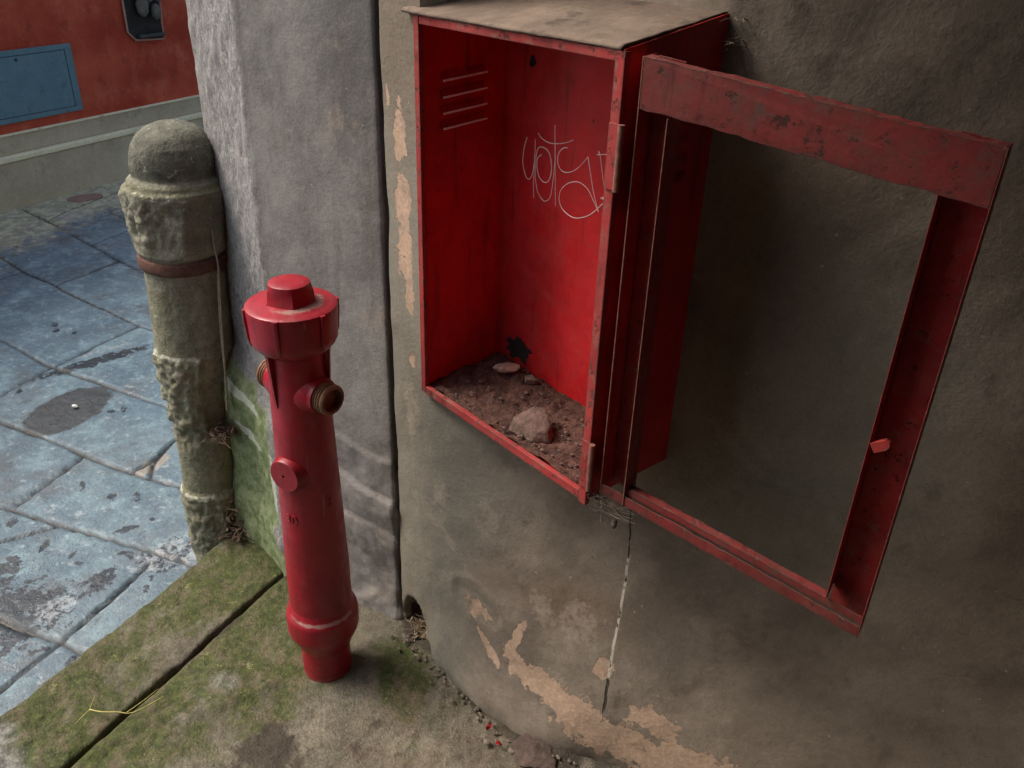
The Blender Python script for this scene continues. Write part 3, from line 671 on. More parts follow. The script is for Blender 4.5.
oct_ = lambda th, n, ph: math.cos(math.pi / n) / np.cos(((th - ph) % (2 * math.pi / n)) - math.pi / n)
head = ss(1.045, 1.03, HH) * ss(.90, .94, HH)
RR = RR * (1 - head) + RR * (oct_(TT, 8, toc) * 1.055) * head
# left hand faces rough, right hand faces smoother (as seen from the passage)
side = ss(.05, .20, np.sin(toc - TT + .15 + .05 * np.sin(HH * 31)))
rg = (np.clip(head * side + side * ss(.66, .645, HH) * ss(.37, .44, HH) + ss(.245, .235, HH) * ss(.0, .06, HH) * .8, 0, 1))
cxn = np.cos(TT) * RR; syn = np.sin(TT) * RR
dn = fbm(cxn, syn, HH, 7, 2) * .003 + fbm(cxn, syn, HH, 60, 3) * .0014 + rg * (fbm(cxn, syn, HH, 30, 2) * .006 + fbm(cxn, syn, HH, 75, 3) * .012 - .002)
notch = ss(.655, .64, HH) * ss(.42, .44, HH) * (1 - side) ; dn -= notch * .009; dn += ss(.655, .645, HH) * ss(.45, .47, HH) * side * .005
RR = RR + dn * ss(.0, .02, RR)
PX = np.cos(TT) * RR + lean[0] * HR / 1.17; PY = np.sin(TT) * RR + lean[1] * HR / 1.17
dome = ss(1.066, 1.08, HH)
bo = empty('stone_bollard', tuple(BB), 'old round topped stone bollard with a rusty iron band, leaning beside the pilaster', 'bollard')
grid_mesh('post', np.stack([PX, PY, HR], -1), MB, bo, attrs=dict(dark=np.clip(dome * .8 + .35 * (1 - side) * head + .5 * blob(TT - toc, HH, 0, .05, .8, .12), 0, 1),
    moss=np.clip(.45 * side * ss(.9, .8, HH) + .25 + .5 * ss(.45, .2, HH) * ss(.2, .26, HH) + .5 * (np.abs(HH - 1.05) < .012), 0, 1),
    pale=np.clip((.62 * (np.abs(HH - .655 - .008 * fbm(cxn, syn, 0, 18, 2)) < .006) + .6 * (np.abs(HH - .250 - .008 * fbm(cxn, syn, 3, 18, 2)) < .007) + .42 * (np.abs(HH - 1.048) < .012)) * (.25 + .75 * side) + .50 * dome * blob(TT - toc, HH, -.5, 1.14, .9, .04) , 0, 1)), closed_u=True)
bm = bmesh.new(); seg_ = 96; rings = []
for r_, z_ in [(a, b * 1.024) for a, b in ((.0955, .866), (.1015, .865), (.103, .872), (.1035, .888), (.1015, .895), (.0955, .894))]:
    rings.append([bm.verts.new((math.cos(t_) * (r_ + .0008 * math.sin(t_ * 5)) + lean[0] * z_ / 1.17, math.sin(t_) * r_ + lean[1] * z_ / 1.17, z_ + .0015 * math.sin(t_ * 3))) for t_ in np.arange(seg_) * 2 * math.pi / seg_])
for a, b in zip(rings, rings[1:] + rings[:1]):
    for i in range(seg_): bm.faces.new((a[i], a[(i + 1) % seg_], b[(i + 1) % seg_], b[i]))
from_bm('iron_band', bm, MRUST, bo, smooth=True)

# debris lodged between bollard and pilaster
def clump(name, c, n, r, mat, seed, label, cat, L=.05, kind=None, thick=.0011, flat=.6, leaves=0, chips=0):
    rr = random.Random(seed); bm = bmesh.new()
    for i in range(n):
        p = Vector((rr.gauss(0, r[0]), rr.gauss(0, r[1]), abs(rr.gauss(0, r[2]))))
        a = rr.uniform(0, 6.28); e = rr.uniform(-.6, .6); dd = Vector((math.cos(a), math.sin(a), e * flat)) * L * rr.uniform(.3, 1)
        mid = p + dd * .5 + Vector((rr.uniform(-1, 1), rr.uniform(-1, 1), rr.uniform(-.3, 1))) * L * .18
        tube_bm(bm, catmull([p, mid, p + dd], 3), thick * rr.uniform(.5, 1.3), 4)
    for i in range(leaves):
        p = Vector((rr.gauss(0, r[0]), rr.gauss(0, r[1]), abs(rr.gauss(0, r[2])))); s = rr.uniform(.006, .014)
        a = Vector((rr.uniform(-1, 1), rr.uniform(-1, 1), rr.uniform(-.5, .5))).normalized(); b = a.orthogonal().normalized() * .5
        u_ = a.cross(b).normalized() * s * .25
        q = [bm.verts.new(p + a * s), bm.verts.new(p + b * s + u_), bm.verts.new(p - a * s), bm.verts.new(p - b * s + u_)]
        bm.faces.new((q[0], q[1], q[2])); bm.faces.new((q[0], q[2], q[3]))
    for i in range(chips):
        p = Vector((rr.gauss(0, r[0]), rr.gauss(0, r[1]), abs(rr.gauss(0, r[2] * .4)))); s = rr.uniform(.003, .008)
        rock_bm(bm, p, (s, s, s * .7), seed * 50 + i, 1)
    o = from_bm(name, bm, mat, None, loc=c); return tag(o, label, cat, kind=kind)
clump('dead_leaf_litter', (-.640, -.175, .330), 110, (.018, .018, .012), MLEAF, 3, 'grey clump of dry leaves and twigs wedged halfway up between bollard and pilaster', 'leaf litter', .04, 'stuff', leaves=60)
clump('dead_leaf_litter', (-.645, -.170, .0), 110, (.02, .02, .05), MLEAF, 4, 'brown leaf litter fallen at the foot of the gap between bollard and pilaster', 'leaf litter', .05, 'stuff', leaves=60, chips=10)
# looped cord hanging from the bollard band
def cord(pts, r, name='cord'):
    bm = bmesh.new(); tube_bm(bm, catmull(pts, 8), r, 6); return bm
cpts = [(-.612, -.143, .870), (-.609, -.143, .82), (-.611, -.141, .772), (-.614, -.150, .649), (-.617, -.158, .518), (-.619, -.163, .44), (-.623, -.166, .405), (-.624, -.164, .43), (-.619, -.158, .518), (-.621, -.154, .60), (-.616, -.149, .69), (-.612, -.143, .765)]
tag(from_bm('hanging_cord', cord(cpts, .0024), MCORD, smooth=True), 'frayed beige cord hanging in a loop between the bollard and the pilaster', 'cord')

# ------------------------------------------------------------------ hydrant
hy = empty('fire_hydrant', (-.0986, -.2124, 0.0), 'crimson standing fire hydrant with a domed nut on top, on the stone step', 'hydrant')
VA = -25.0   # azimuth towards the photographer
def lathe_attr(name, prof, mat, parent, seg=96, fdust=None, fchip=None, rmod=None, step_=.006):
    P0 = [np.array(p, float) for p in prof]; out = []
    for a, b in zip(P0[:-1], P0[1:]):
        k = max(1, int(np.linalg.norm(b - a) / step_))
        for j in range(k): out.append(a + (b - a) * j / k)
    out.append(P0[-1]); out = np.array(out); t_ = np.arange(seg) * 2 * math.pi / seg
    TT, _ = np.meshgrid(t_, out[:, 0], indexing='ij'); RR = out[:, 0][None, :] + 0 * TT; ZZ_ = out[:, 1][None, :] + 0 * TT
    if rmod: RR = rmod(RR, TT, ZZ_)
    x = RR * np.cos(TT); y = RR * np.sin(TT)
    RR2 = RR + fbm(x, y, ZZ_, 25, 2) * .0006
    at = dict(dust=fdust(RR, TT, ZZ_) if fdust else 0 * RR, chip=fchip(RR, TT, ZZ_) if fchip else 0 * RR)
    o = grid_mesh(name, np.stack([RR2 * np.cos(TT), RR2 * np.sin(TT), ZZ_], -1), mat, parent, attrs=at, closed_u=True)
    # sharp creases
    me = o.data; bm = bmesh.new(); bm.from_mesh(me)
    bmesh.ops.remove_doubles(bm, verts=bm.verts, dist=1e-5)
    for e in bm.edges:
        if len(e.link_faces) == 2 and e.calc_face_angle(0) > R(38): e.smooth = False
    bmesh.ops.recalc_face_normals(bm, faces=bm.faces); bm.to_mesh(me); bm.free()
    return o
lathe_attr('foot_pipe', [(.0530, -.02), (.0530, .075)], MH, hy, fdust=lambda r, t_, z_: .5 * ss(.035, .0, z_))
lathe_attr('base_flange', [(.050, .070), (.0550, .078), (.0585, .085), (.0600, .092), (.0740, .122), (.0762, .130), (.0768, .165), (.0758, .173), (.0745, .178), (.070, .184), (.0655, .200), (.060, .201)], MH, hy,
    fdust=lambda r, t_, z_: .75 * np.clip(1 - np.abs(z_ - .186) / .012, 0, 1) * ss(0.1, .7, np.cos(t_ - R(VA - 10))), fchip=lambda r, t_, z_: .95 * np.clip(1.4 - np.abs(z_ - .1835) / .0055, 0, 1) * ss(.2, .8, np.cos(t_ - R(VA + 5))))
lathe_attr('barrel', [(.0655, .195), (.0650, .30), (.0585, .56), (.0535, .765), (.053, .81)], MH, hy, fchip=lambda r, t_, z_: .22 + 0 * r, fdust=lambda r, t_, z_: .12 + 0 * r)
def ribm(r, t_, z_):
    g = 0
    for k in range(6):
        dt_ = (t_ - R(VA - 20 + k * 60) + math.pi) % (2 * math.pi) - math.pi
        g = g + np.clip(1 - np.abs(dt_) / .05, 0, 1) ** .5
    return r
lathe_attr('bonnet', [(.050, .801), (.0545, .800), (.0575, .803), (.0660, .809), (.0740, .818), (.0772, .826), (.0780, .835), (.0800, .876), (.0808, .884), (.0800, .8885), (.0765, .8905), (.045, .8945), (.0, .896)], MH, hy, seg=128,
    fdust=lambda r, t_, z_: .85 * np.clip(1 - np.abs(r - .050) / .022, 0, 1) * ss(.885, .89, z_) * (.45 + .55 * ss(-.2, .8, np.cos(t_ - R(15)))), fchip=lambda r, t_, z_: .15 + .25 * np.clip(1 - np.abs(z_ - .886) / .004, 0, 1))
for k in range(6):
    a = R(VA - 22 + k * 60); bm = bmesh.new()
    # tapered rib standing on the bonnet side
    sec = [(.8885, .0838, .0046), (.872, .0840, .0046), (.845, .0818, .0042), (.832, .0808, .0038), (.818, .0765, .0028)]
    L1 = []
    for z_, r_, h_ in sec:
        L1.append([bm.verts.new((r_ - .012, -h_ - .0012, z_)), bm.verts.new((r_, -h_, z_)), bm.verts.new((r_ + .0006, 0, z_)), bm.verts.new((r_, h_, z_)), bm.verts.new((r_ - .012, h_ + .0012, z_))])
    for p, q in zip(L1[:-1], L1[1:]):
        for i in range(4): bm.faces.new((p[i], p[i + 1], q[i + 1], q[i]))
    bm.faces.new(L1[0]); bm.faces.new(L1[-1][::-1])
    o = from_bm('rib', bm, MH, hy); o.rotation_euler.z = a
# operating nut: tapered pentagon with rounded top
def polyprof(n, secs, ph, bev=.12):
    bm = bmesh.new(); rings = []
    for r_, z_, bv in secs:
        ring = []
        for i in range(n * 6):
            t_ = 2 * math.pi * i / (n * 6); k = oct_(np.array(t_), n, 0.0)
            rr = r_ * (float(k) * 1.0 * (1 - bv) + bv * .93)
            ring.append(bm.verts.new((rr * math.cos(t_ + ph), rr * math.sin(t_ + ph), z_)))
        rings.append(ring)
    m_ = len(rings[0])
    for a, b in zip(rings[:-1], rings[1:]):
        for i in range(m_): bm.faces.new((a[i], a[(i + 1) % m_], b[(i + 1) % m_], b[i]))
    bm.faces.new(rings[-1]); bm.faces.new(rings[0][::-1]); return bm
from_bm('operating_nut', polyprof(5, [(.0460, .889, .25), (.0460, .8955, .25), (.0440, .899, .25), (.0425, .916, .30), (.0410, .924, .6), (.0390, .929, .95), (.036, .9305, 1.0), (.02, .9312, 1.0)], R(VA + 3), .25), MH, hy, sharp=32)
# gussets under the bonnet
for a in (-78, 42, 162):
    bm = bmesh.new(); pr = [(.050, .800), (.066, .816), (.0640, .800), (.0600, .730), (.0565, .700), (.050, .693)]
    f0 = [bm.verts.new((r_, -.0035, z_)) for r_, z_ in pr]; f1 = [bm.verts.new((r_, .0035, z_)) for r_, z_ in pr]
    bm.faces.new(f0); bm.faces.new(f1[::-1])
    for i in range(len(pr)): bm.faces.new((f0[i], f0[(i + 1) % len(pr)], f1[(i + 1) % len(pr)], f1[i]))
    o = from_bm('gusset', bm, MH, hy); o.rotation_euler.z = R(a)
# two outlets, opposite each other
def outlet(az, tilt=0.0):
    Mx = Matrix.Rotation(R(az), 4, 'Z') @ Matrix.Translation((0, 0, .722)) @ Matrix.Rotation(R(90 + tilt), 4, 'Y')
    bm = bmesh.new(); lathe_bm(bm, [(.044, .030), (.040, .046), (.0345, .054), (.033, .060), (.0325, .064), (.026, .0645), (.026, .05)], 48, Mx, cap=False)
    b = from_bm('outlet', bm, MH, hy, sharp=35)
    pr = [(.0265, .070)]
    pr = [(.028, .061)]
    pr += [(.0310, .064), (.0315, .067)]
    for k in range(3): pr += [(.0285, .0685 + k * .006), (.0315, .0710 + k * .006), (.0315, .0725 + k * .006)]
    pr += [(.0305, .0875), (.0285, .0895), (.0235, .0895), (.0225, .0875), (.0222, .076), (0, .076)]
    pr = [(a * .93, b_) for a, b_ in pr]
    bm = bmesh.new(); lathe_bm(bm, pr, 48, Mx, cap=False); r_ = from_bm('outlet_thread', bm, MBRASS, b, sharp=35)
    return b
outlet(14); outlet(194)
# round boss
Mx = Matrix.Rotation(R(VA - 42), 4, 'Z') @ Matrix.Translation((0, 0, .558)) @ Matrix.Rotation(R(90), 4, 'Y')
bm = bmesh.new(); lathe_bm(bm, [(.040, .040), (.0375, .052), (.0345, .060), (.0338, .0665), (.0322, .0684), (.0042, .0686), (.0038, .0665), (0, .0665)], 48, Mx, cap=False)
from_bm('round_boss', bm, MH, hy, sharp=35)
# raised casting mark
def text_mesh(s, size, depth):
    cu = bpy.data.curves.new('casting_mark', 'FONT'); cu.body = s; cu.size = size; cu.extrude = depth; cu.align_x = 'CENTER'; cu.align_y = 'CENTER'
    o = bpy.data.objects.new('casting_mark', cu); COL.objects.link(o); bpy.context.view_layer.update()
    me = bpy.data.meshes.new_from_object(o.evaluated_get(bpy.context.evaluated_depsgraph_get())); bpy.data.objects.remove(o); return me
me = text_mesh('30', .029, .0013)
for v in me.vertices:
    x, y, z_ = v.co; r_ = .0620 + z_ ; a = R(VA - 42) + x / .062
    v.co = Vector((r_ * math.cos(a), r_ * math.sin(a), .452 + y))
link('casting_mark', me, MH, hy)
bm = bmesh.new()
for z_, s_ in ((.468, .0045), (.455, .0045)):
    r = bmesh.ops.create_icosphere(bm, subdivisions=2, radius=s_)
    for v in r['verts']: v.co = Vector((.0612 + v.co.x * .5, v.co.y * 1.2, z_ + .022 + v.co.z * 1.1))
o = from_bm('cast_stud', bm, MH, hy, smooth=True); o.rotation_euler.z = R(VA + 36)

# ------------------------------------------------------------------ fire cabinet
ca = empty('fire_hose_cabinet', (0, 0, .688), 'open red metal fire hose cabinet with an empty glassless door frame, set in the wall', 'cabinet')
def cpart(name, boxes, mat, parent=ca, bev=.0):
    bm = bmesh.new()
    for b in boxes: box_bm(bm, b[0], b[1], b[2], b[3], b[4] - .688, b[5] - .688, bev)
    return from_bm(name, bm, mat, parent)
zb, zt = .688, 1.36; D_ = .184
cpart('left_panel', [(.0, .003, .002, D_, zb, zt)], MC_IN)
cpart('back_panel', [(.003, .447, D_ - .003, D_, zb, zt)], MC_IN)
cpart('floor_panel', [(.003, .447, .002, D_ - .003, zb, zb + .003)], MC_IN)
cpart('top_panel', [(.003, .447, .002, D_ - .003, zt - .003, zt)], MC_IN)
# right panel, rising to the back under the sloped roof
bm = bmesh.new(); y0, y1 = -.004, .23
vs = [[bm.verts.new((x_, y_, z_ - .688)) for (y_, z_) in ((y0, zb), (y1, zb), (y1, 1.402), (y0, 1.362))] for x_ in (.447, .450)]
bm.faces.new(vs[0]); bm.faces.new(vs[1][::-1])
for i in range(4): bm.faces.new((vs[0][i], vs[0][(i + 1) % 4], vs[1][(i + 1) % 4], vs[1][i]))
rp = from_bm('right_panel', bm, MC_IN, ca)
# louvres, pressed out
def louvre(x, sgn, y0, y1, z, par, bright):
    bm = bmesh.new(); n_ = 10; rows = []
    for i in range(n_ + 1):
        t_ = i / n_; yy = y0 + (y1 - y0) * t_; e = min(1, min(t_, 1 - t_) * 25 + .1) ** .6
        zz = z + (.008 * t_)
        rows.append([bm.verts.new((x, yy, zz + .012 - .688)), bm.verts.new((x + sgn * .005 * e, yy, zz + .008 - .688)), bm.verts.new((x + sgn * .0085 * e, yy, zz + .001 - .688)), bm.verts.new((x + sgn * .008 * e, yy, zz - .688)), bm.verts.new((x, yy, zz - .001 - .688))])
    for a, b in zip(rows[:-1], rows[1:]):
        for i in range(4): bm.faces.new((a[i], b[i], b[i + 1], a[i + 1]))
    o = from_bm('louvre', bm, MC_IN, par, smooth=True)
    if bright:
        bm = bmesh.new(); tube_bm(bm, [(x + sgn * .0095, y0 + (y1 - y0) * t_, z + .008 * t_ - .688) for t_ in np.linspace(.0, 1, 9)], .0018, 5)
        from_bm('bright_slot_line', bm, MBR, par if False else o)  # near-white line puts the vent slot's brightness into the colour
lp = [c_ for c_ in ca.children if c_.name.startswith('left_panel')][0]
for z_ in (1.2585, 1.232, 1.206, 1.181):
    louvre(.003, 1, .042, .134, z_, lp, True)
for z_ in (1.25, 1.225, 1.20, 1.175): louvre(.450, 1, .05, .14, z_, rp, False)
# front frame
cpart('front_frame', [(-.002, .012, -.006, .004, zb - .002, zt), (.012, .436, -.005, .004, 1.347, zt), (.012, .436, -.006, .004, zb - .003, .701)], MC, bev=.0012)
fs = cpart('hinge_stile', [(.436, .4525, -.006, .004, zb - .008, zt)], MC, bev=.0012)
def hinge(z0, z1):
    bm = bmesh.new(); box_bm(bm, .438, .4575, -.0095, -.0062, z0 - .688, z1 - .688, .001)
    o = from_bm('hinge', bm, MC, ca)
    bm = bmesh.new(); lathe_bm(bm, [(.0045, z0 - .688), (.0045, z1 - .688)], 16, Matrix.Translation((.4595, -.009, 0))); from_bm('hinge_pin', bm, MSTEEL, o, sharp=40)
hinge(1.19, 1.275); hinge(.715, .80)
# mortar capping that slopes up to the back
nx, ny = 90, 44; xs = np.linspace(-.030, .4462, nx); ys = np.linspace(0, 1, ny)
XX, TT = np.meshgrid(xs, ys, indexing='ij')
fe = -.010 + fbm(XX, 0, 2, 22, 3) * .003
yy = fe + (.24 - fe) * TT
zz = 1.366 + .040 * np.clip(TT, 0, 1) + fbm(XX, yy, 0, 8, 3) * .0022 + fbm(XX, yy, 3, 60, 3) * .0012 - .003 * (1 - ss(0, .02, TT))
top = np.stack([XX, yy, zz - .688], -1)
fr = np.stack([xs, fe[:, 0] + .003, np.full(nx, 1.3605 - .688) + fbm(xs, 1, 1, 30, 2) * .001], -1)[:, None, :]
bt = np.stack([xs, np.full(nx, .23), np.full(nx, 1.3605 - .688)], -1)[:, None, :]
P = np.concatenate([bt, fr, top], 1)
P[-1, :, 0] += fbm(P[-1, :, 1], 0, 9, 20, 2) * .002
rr_ = P.copy()
ed = rr_[-1:].copy(); ed[..., 0] -= .001; ed[..., 2] = np.minimum(ed[..., 2], (1.3605 + .038 * np.clip(ed[..., 1] / .2, 0, 1)) - .688)
P = np.concatenate([P, ed], 0)
tp = grid_mesh('mortar_roof', P, MROOF, ca)

# door: racked frame hanging almost fully open
DH = Vector((.452, .0, 0)); DD = Vector((.413, .122, 0)).normalized(); DN = Vector((DD.y, -DD.x, 0))  # DN towards the photographer
def dmap(u, wq, z):
    k = (z - .712) / (1.357 - .712); zz_ = z - (u - .02) * (.172 * (1 - k) + .112 * k)
    p = DH + DD * u + DN * wq; return Vector((p.x, p.y, zz_ - .688))
dr = None
def dpart(name, boxes, mat, parent=None, bev=.0008, wear=0.0):
    bm = bmesh.new()
    for (u0, u1, w0, w1, z0, z1) in boxes: box_bm(bm, u0, u1, w0, w1, z0, z1, bev)
    if wear:
        bmesh.ops.subdivide_edges(bm, edges=[e for e in bm.edges if e.calc_length() > .05], cuts=40)
    for v in bm.verts:
        u_, w_, z_ = v.co
        if wear: z_ += wear * float(fbm(u_, w_, z_, 60, 3)); w_ += wear * .5 * float(fbm(u_, 3, z_, 9, 2))
        v.co = dmap(u_, w_, z_)
    return from_bm(name, bm, mat, parent)
ZT, ZB = 1.357, .712
dr = bpy.data.objects.new('door', None); COL.objects.link(dr); dr.parent = ca
dr['label'] = 'racked red door frame without glass, swung wide open'
dpart('stile', [(.020, .0215, -.040, 0, ZB, ZT), (.0215, .0605, -.040, -.0385, ZB + .002, ZT - .002), (.0605, .062, -.040, .001, ZB + .0, 1.294)], MD, dr)
dpart('stile', [(.4285, .430, -.040, .002, ZB - .001, ZT), (.3785, .4285, -.040, -.0385, ZB + .002, ZT - .002), (.377, .3785, -.040, .001, ZB + .033, 1.297)], MD, dr)
dpart('top_rail', [(.0217, .4283, -.0013, .0005, 1.296, ZT), (.0217, .4283, -.019, -.0013, ZT - .0015, ZT)], MRAIL, dr, wear=.0024)
dpart('bottom_rail', [(.0217, .4283, -.0013, .0005, ZB, ZB + .018), (.0217, .4283, -.019, -.0013, ZB, ZB + .0015), (.0630, .4283, -.0060, -.0045, ZB + .0185, ZB + .031), (.0630, .3765, -.0190, -.0060, ZB + .0295, ZB + .031)], MRAIL, dr, wear=.0024)
# worn bright front edges of the channel
dpart('worn_edge', [(.0196, .0218, .0, .0012, ZB, ZT)], MSTEEL, dr)
dpart('worn_edge', [(.0603, .0622, .001, .0022, ZB + .001, 1.293)], MSTEEL, dr)
# latch tab
bm = bmesh.new(); vs0 = []
sh2 = [(-.012, -.006), (.004, -.006), (.010, -.003), (.012, .002), (.009, .006), (-.012, .006)]
for w_ in (-.005, .002):
    ring = []
    for a, b in sh2:
        an = R(38); u_ = .392 + a * math.cos(an) - b * math.sin(an); z_ = .996 + a * math.sin(an) + b * math.cos(an)
        ring.append(bm.verts.new(dmap(u_, w_, z_)))
    vs0.append(ring)
bm.faces.new(vs0[0][::-1]); bm.faces.new(vs0[1])
for i in range(6): bm.faces.new((vs0[0][i], vs0[0][(i + 1) % 6], vs0[1][(i + 1) % 6], vs0[1][i]))
MTAB = m_paint('latch_red', (.42, .04, .035), .3, .2, .5); from_bm('latch_tab', bm, MTAB, dr)
# scratched tag on the back panel
G_ = [[(0.0678, 1.1621), (0.0603, 1.1394), (0.0593, 1.1135), (0.0679, 1.0942), (0.0771, 1.0898), (0.0861, 1.1032), (0.0898, 1.1359), (0.089, 1.1624)], [(0.0898, 1.1359), (0.0896, 1.0878), (0.0919, 1.0594)], [(0.1067, 1.1395), (0.0973, 1.1312), (0.0969, 1.1152), (0.1043, 1.0993), (0.1191, 1.0937), (0.1302, 1.102), (0.1344, 1.1203), (0.1295, 1.1411), (0.1195, 1.1508), (0.1053, 1.1523), (0.0962, 1.1467), (0.0928, 1.1271), (0.0937, 1.0985), (0.1012, 1.0742), (0.1142, 1.0626), (0.1238, 1.0618), (0.1349, 1.0726), (0.1396, 1.1026), (0.1413, 1.1374), (0.14, 1.1647)], [(0.137, 1.1952), (0.1492, 1.059)], [(0.0958, 1.1739), (0.1066, 1.1668), (0.1255, 1.1634), (0.148, 1.1663), (0.1676, 1.1723), (0.1831, 1.1795)], [(0.1705, 1.1642), (0.1597, 1.1611), (0.1502, 1.1516), (0.1488, 1.1359), (0.1561, 1.1251), (0.1699, 1.1226), (0.1871, 1.1289), (0.2033, 1.1416), (0.2195, 1.1594)], [(0.2195, 1.1594), (0.2276, 1.135), (0.2397, 1.1015), (0.2532, 1.0757)], [(0.2606, 1.0915), (0.2369, 1.0684), (0.2163, 1.0566), (0.1945, 1.0508), (0.1713, 1.056), (0.1586, 1.0689), (0.1593, 1.0882), (0.1717, 1.1022), (0.1888, 1.1109), (0.2062, 1.1134), (0.2242, 1.1069), (0.2386, 1.0921), (0.2532, 1.0757)], [(0.2425, 1.1735), (0.2486, 1.1603), (0.2642, 1.1075)], [(0.2395, 1.1671), (0.2685, 1.1737)], [(0.2547, 1.0991), (0.2646, 1.1037), (0.259, 1.0987), (0.2662, 1.1005)]]
bm = bmesh.new()
for st in G_:
    q = [(a, .1806, b - .688) for a, b in st]
    tube_bm(bm, catmull(q, 5) if len(q) > 2 else q, .00095, 5, .6)
bp_ = [c_ for c_ in ca.children if c_.name.startswith('back_panel')][0]
tg_ = from_bm('scratched_writing', bm, MSCR, bp_); tg_['label'] = 'thin white handwritten tag scratched in the red paint'
# rusted-through holes in the back panel
MBLK = m_simple('black_void', (.012, .01, .01), (.02, .016, .014), 40, .95, .001)
def ragged_patch(cx_, cz_, rx, rz_, seed, name='rust_hole'):
    rr = random.Random(seed); bm = bmesh.new(); n_ = 26; c0 = bm.verts.new((cx_, .1796, cz_ - .688)); ring = []
    for i in range(n_):
        a = 2 * math.pi * i / n_; k = 1 + rr.uniform(-.28, .28); ring.append(bm.verts.new((cx_ + rx * k * math.cos(a), .1798, cz_ + rz_ * k * math.sin(a) - .688)))
    for i in range(n_): bm.faces.new((c0, ring[(i + 1) % n_], ring[i]))
    return from_bm(name, bm, MBLK, bp_)
ragged_patch(.066, .748, .036, .024, 1); ragged_patch(.0745, 1.287, .007, .010, 2)

# soil lying on the cabinet floor
xs = np.linspace(.0035, .4465, 112); ys = np.linspace(.0045, .1805, 52); XX, YY = np.meshgrid(xs, ys, indexing='ij')
zz = .700 + .012 * ss(.02, .18, YY) + fbm(XX, YY, 0, 14, 3) * .009 + fbm(XX, YY, 2, 60, 3) * .008 + fbm(XX, YY, 2, 170, 2) * .0015 + .012 * blob(XX, YY, .06, .15, .05, .04)
zz += .006 * (1 - ss(0, .03, YY - .004)) * 0
soil = grid_mesh('loose_soil', np.stack([XX, YY, zz], -1), MSOIL); tag(soil, 'reddish brown soil and grit covering the floor of the red cabinet', 'soil', kind='stuff')
bm = bmesh.new(); rr = random.Random(11)
for i in range(150):
    x_, y_ = rr.uniform(.02, .42), rr.uniform(.012, .172); s = rr.uniform(.0012, .0042)
    rock_bm(bm, (x_, y_, .703 + .012 * y_ / .18 + s * .4), (s * rr.uniform(.8, 1.5), s, s * .7), i, 1)
tag(from_bm('grit', bm, MROCK), 'fine stone grit scattered over the soil in the red cabinet', 'grit', kind='stuff')
def rock(name, c, size, seed, mat, label, rz=0, sub=4, rough=.25):
    bm = bmesh.new(); rock_bm(bm, (0, 0, 0), size, seed, sub, rough); o = from_bm(name, bm, mat, None, loc=c, sharp=50); o.rotation_euler.z = rz
    return tag(o, label, 'stone')
def wedge():
    # the large angular stone: a slanted slab with broken edges
    bm = bmesh.new(); pts = [(-.040, -.030), (.018, -.034), (.044, -.012), (.034, .012), (.004, .034), (-.022, .022)]
    top = [(-.034, -.022, .020), (.014, -.026, .016), (.034, -.010, .014), (.026, .010, .020), (.002, .026, .032), (-.020, .018, .034)]
    a = [bm.verts.new((x_, y_, -.006)) for x_, y_ in pts]; b = [bm.verts.new(p) for p in top]
    bm.faces.new(a[::-1]); bm.faces.new(b)
    for i in range(6): bm.faces.new((a[i], a[(i + 1) % 6], b[(i + 1) % 6], b[i]))
    bmesh.ops.triangulate(bm, faces=bm.faces)
    bmesh.ops.subdivide_edges(bm, edges=bm.edges[:], cuts=4, use_grid_fill=True)
    for v in bm.verts:
        p = v.co; k = float(fbm(p.x, p.y, p.z, 50, 3)) * .0035 + float(fbm(p.x, p.y, p.z, 160, 2)) * .001; v.co = p + p.normalized() * k
    o = from_bm('stone', bm, MROCK, None, loc=(.262, .056, .705), smooth=True); o.rotation_euler.z = R(8)
    tag(o, 'large angular brown stone lying in the soil near the cabinet front', 'stone')
wedge()
rock('stone', (.082, .135, .727), (.028, .015, .010), 6, MROCKL, 'small pale pinkish stone at the back corner of the cabinet', R(55))
rock('stone', (.140, .150, .722), (.016, .012, .010), 5, MROCK, 'small dark stone lying against the red back panel of the cabinet', R(20))

# cobwebs and fluff on the lower hinge corner of the door
def webs():
    rr = random.Random(21); bm = bmesh.new()
    base = Vector((.470, .004, .695))
    for i in range(34):
        p = base + Vector((rr.uniform(-.01, .04), rr.uniform(-.015, .012), rr.uniform(-.012, .022)))
        q = base + Vector((rr.uniform(-.01, .075), rr.uniform(-.015, .02), rr.uniform(-.03, .02)))
        md = (p + q) / 2 + Vector((0, 0, -rr.uniform(0, .012)))
        tube_bm(bm, catmull([p, md, q], 3), rr.uniform(.0002, .0006), 3)
    tag(from_bm('cobweb', bm, MWEB), 'dusty cobweb threads clinging to the lower hinge corner of the red door', 'cobweb', kind='stuff')
    bm = bmesh.new(); r = bmesh.ops.create_icosphere(bm, subdivisions=3, radius=1)
    for v in r['verts']:
        p = v.co; k = 1 + .25 * float(fbm(p.x, p.y, p.z, 2, 3)); v.co = Vector((p.x * .0045 * k, p.y * .0045 * k, p.z * .010 * k))
    o = from_bm('lint_tuft', bm, MWEB, None, smooth=True, loc=(.507, .006, .672)); tag(o, 'small pale tuft of lint hanging under the door bottom rail', 'lint')
webs()
clump('twig_litter', (.470, .004, .698), 40, (.012, .006, .004), m_simple('dark_twig', (.04, .025, .02), (.09, .06, .045), 60, .9, .001), 9, 'dark dry twigs caught at the bottom hinge of the cabinet', 'twigs', .018, 'stuff', thick=.0006, leaves=0)
# nest like dirt in the broken wall corner above the cabinet side
clump('dead_leaf_litter', (.463, .19, 1.345), 40, (.012, .012, .025), MTWIG, 12, 'dry nest like debris stuck behind the top of the cabinet side', 'leaf litter', .022, 'stuff', thick=.0007, leaves=0)

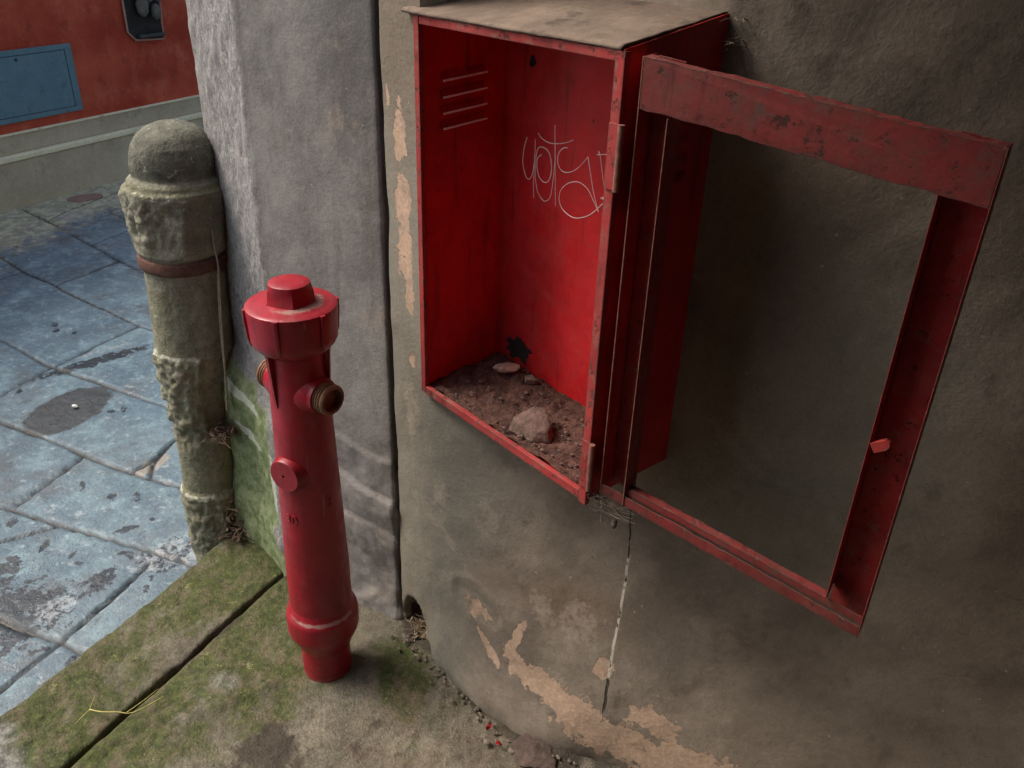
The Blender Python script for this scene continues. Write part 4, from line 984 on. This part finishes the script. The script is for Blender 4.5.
# ------------------------------------------------------------------ small things on the ground
clump('dead_leaf_litter', (-.058, .025, -.006), 90, (.018, .018, .012), MTWIG, 14, 'dark roots and twigs filling the hole at the foot of the wall behind the hydrant', 'leaf litter', .045, 'stuff', thick=.0009, leaves=35, chips=14)
rr = random.Random(31); bm = bmesh.new()
for i in range(120):
    t_ = rr.random(); x_ = -.08 + t_ * .55; y_ = (0 if x_ < .3 else .5 * (x_ - .3)) - .030 - abs(rr.gauss(0, .010)) - (.03 * rr.random() if i % 5 == 0 else 0); s = abs(rr.gauss(.0022, .0018)) + .0008
    rock_bm(bm, (x_, y_, .010 + s * .3), (s * 1.4, s, s * .8), 700 + i, 1)
tag(from_bm('wall_foot_rubble', bm, m_simple('plaster_crumbs', (.13, .105, .085), (.24, .20, .155), 60, .95, .001, c3=(.07, .055, .045))), 'crumbs of plaster and grit along the foot of the wall', 'rubble', kind='stuff')
def litter(c, size, rz, label):
    bm = bmesh.new(); n_ = 6; rows = []
    for i in range(n_ + 1):
        t_ = i / n_ - .5; rows.append([bm.verts.new((t_ * size, s_ * size * .28 * (1 - abs(t_)), .003 + .004 * math.cos(t_ * 4 + s_))) for s_ in (-1, 0, 1)])
    for a, b in zip(rows[:-1], rows[1:]):
        for i in range(2): bm.faces.new((a[i], a[i + 1], b[i + 1], b[i]))
    bmesh.ops.solidify(bm, geom=bm.faces[:], thickness=.0008)
    o = from_bm('plastic_scrap', bm, MREDL, None, loc=c); o.rotation_euler = (R(15), R(-10), rz); tag(o, label, 'litter')
litter((.272, -.042, .016), .016, R(100), 'bright red plastic scrap at the wall foot, nearer the hydrant')
litter((.318, -.052, .016), .014, R(20), 'bright red plastic scrap at the wall foot, farther from the hydrant')
rock('stone', (.365, -.012, .004), (.055, .040, .020), 9, m_simple('reddish_stone', (.09, .065, .055), (.14, .10, .085), 30, .95, .004), 'low reddish brown stone half buried at the wall foot near the bottom edge', .3)
# straw with a forked end across the kerb groove
def straw():
    pts = []
    def kk(u, v, z): a, b = kf(u, v); return (a, b, z)
    bm = bmesh.new()
    tube_bm(bm, catmull([kk(-.060, .545, .012), kk(-.03, .54, .017), kk(.0, .525, .018), kk(.03, .51, .018), kk(.055, .45, .02)], 4), .0014, 5, .6)
    tube_bm(bm, [kk(-.060, .545, .012), kk(-.072, .52, .022)], .0011, 4, .5); tube_bm(bm, [kk(-.060, .545, .012), kk(-.055, .585, .014)], .0011, 4, .5)
    tube_bm(bm, catmull([kk(.018, .517, .018), kk(.03, .48, .024), kk(.034, .445, .026)], 3), .0009, 4, .5)
    tag(from_bm('straw_stalk', bm, MSTRAW, smooth=True), 'thin yellow forked straw stalk lying across the groove of the mossy kerb', 'straw')
straw()
x, y = kf(-1.334, -.416); rock('pebble', (x, y, -.112), (.014, .010, .006), 15, MWHITE, 'white pebble lying on the dark oval stain of the paving', .4, 3, .15)['category'] = 'pebble'
S.cycles.max_bounces = 6
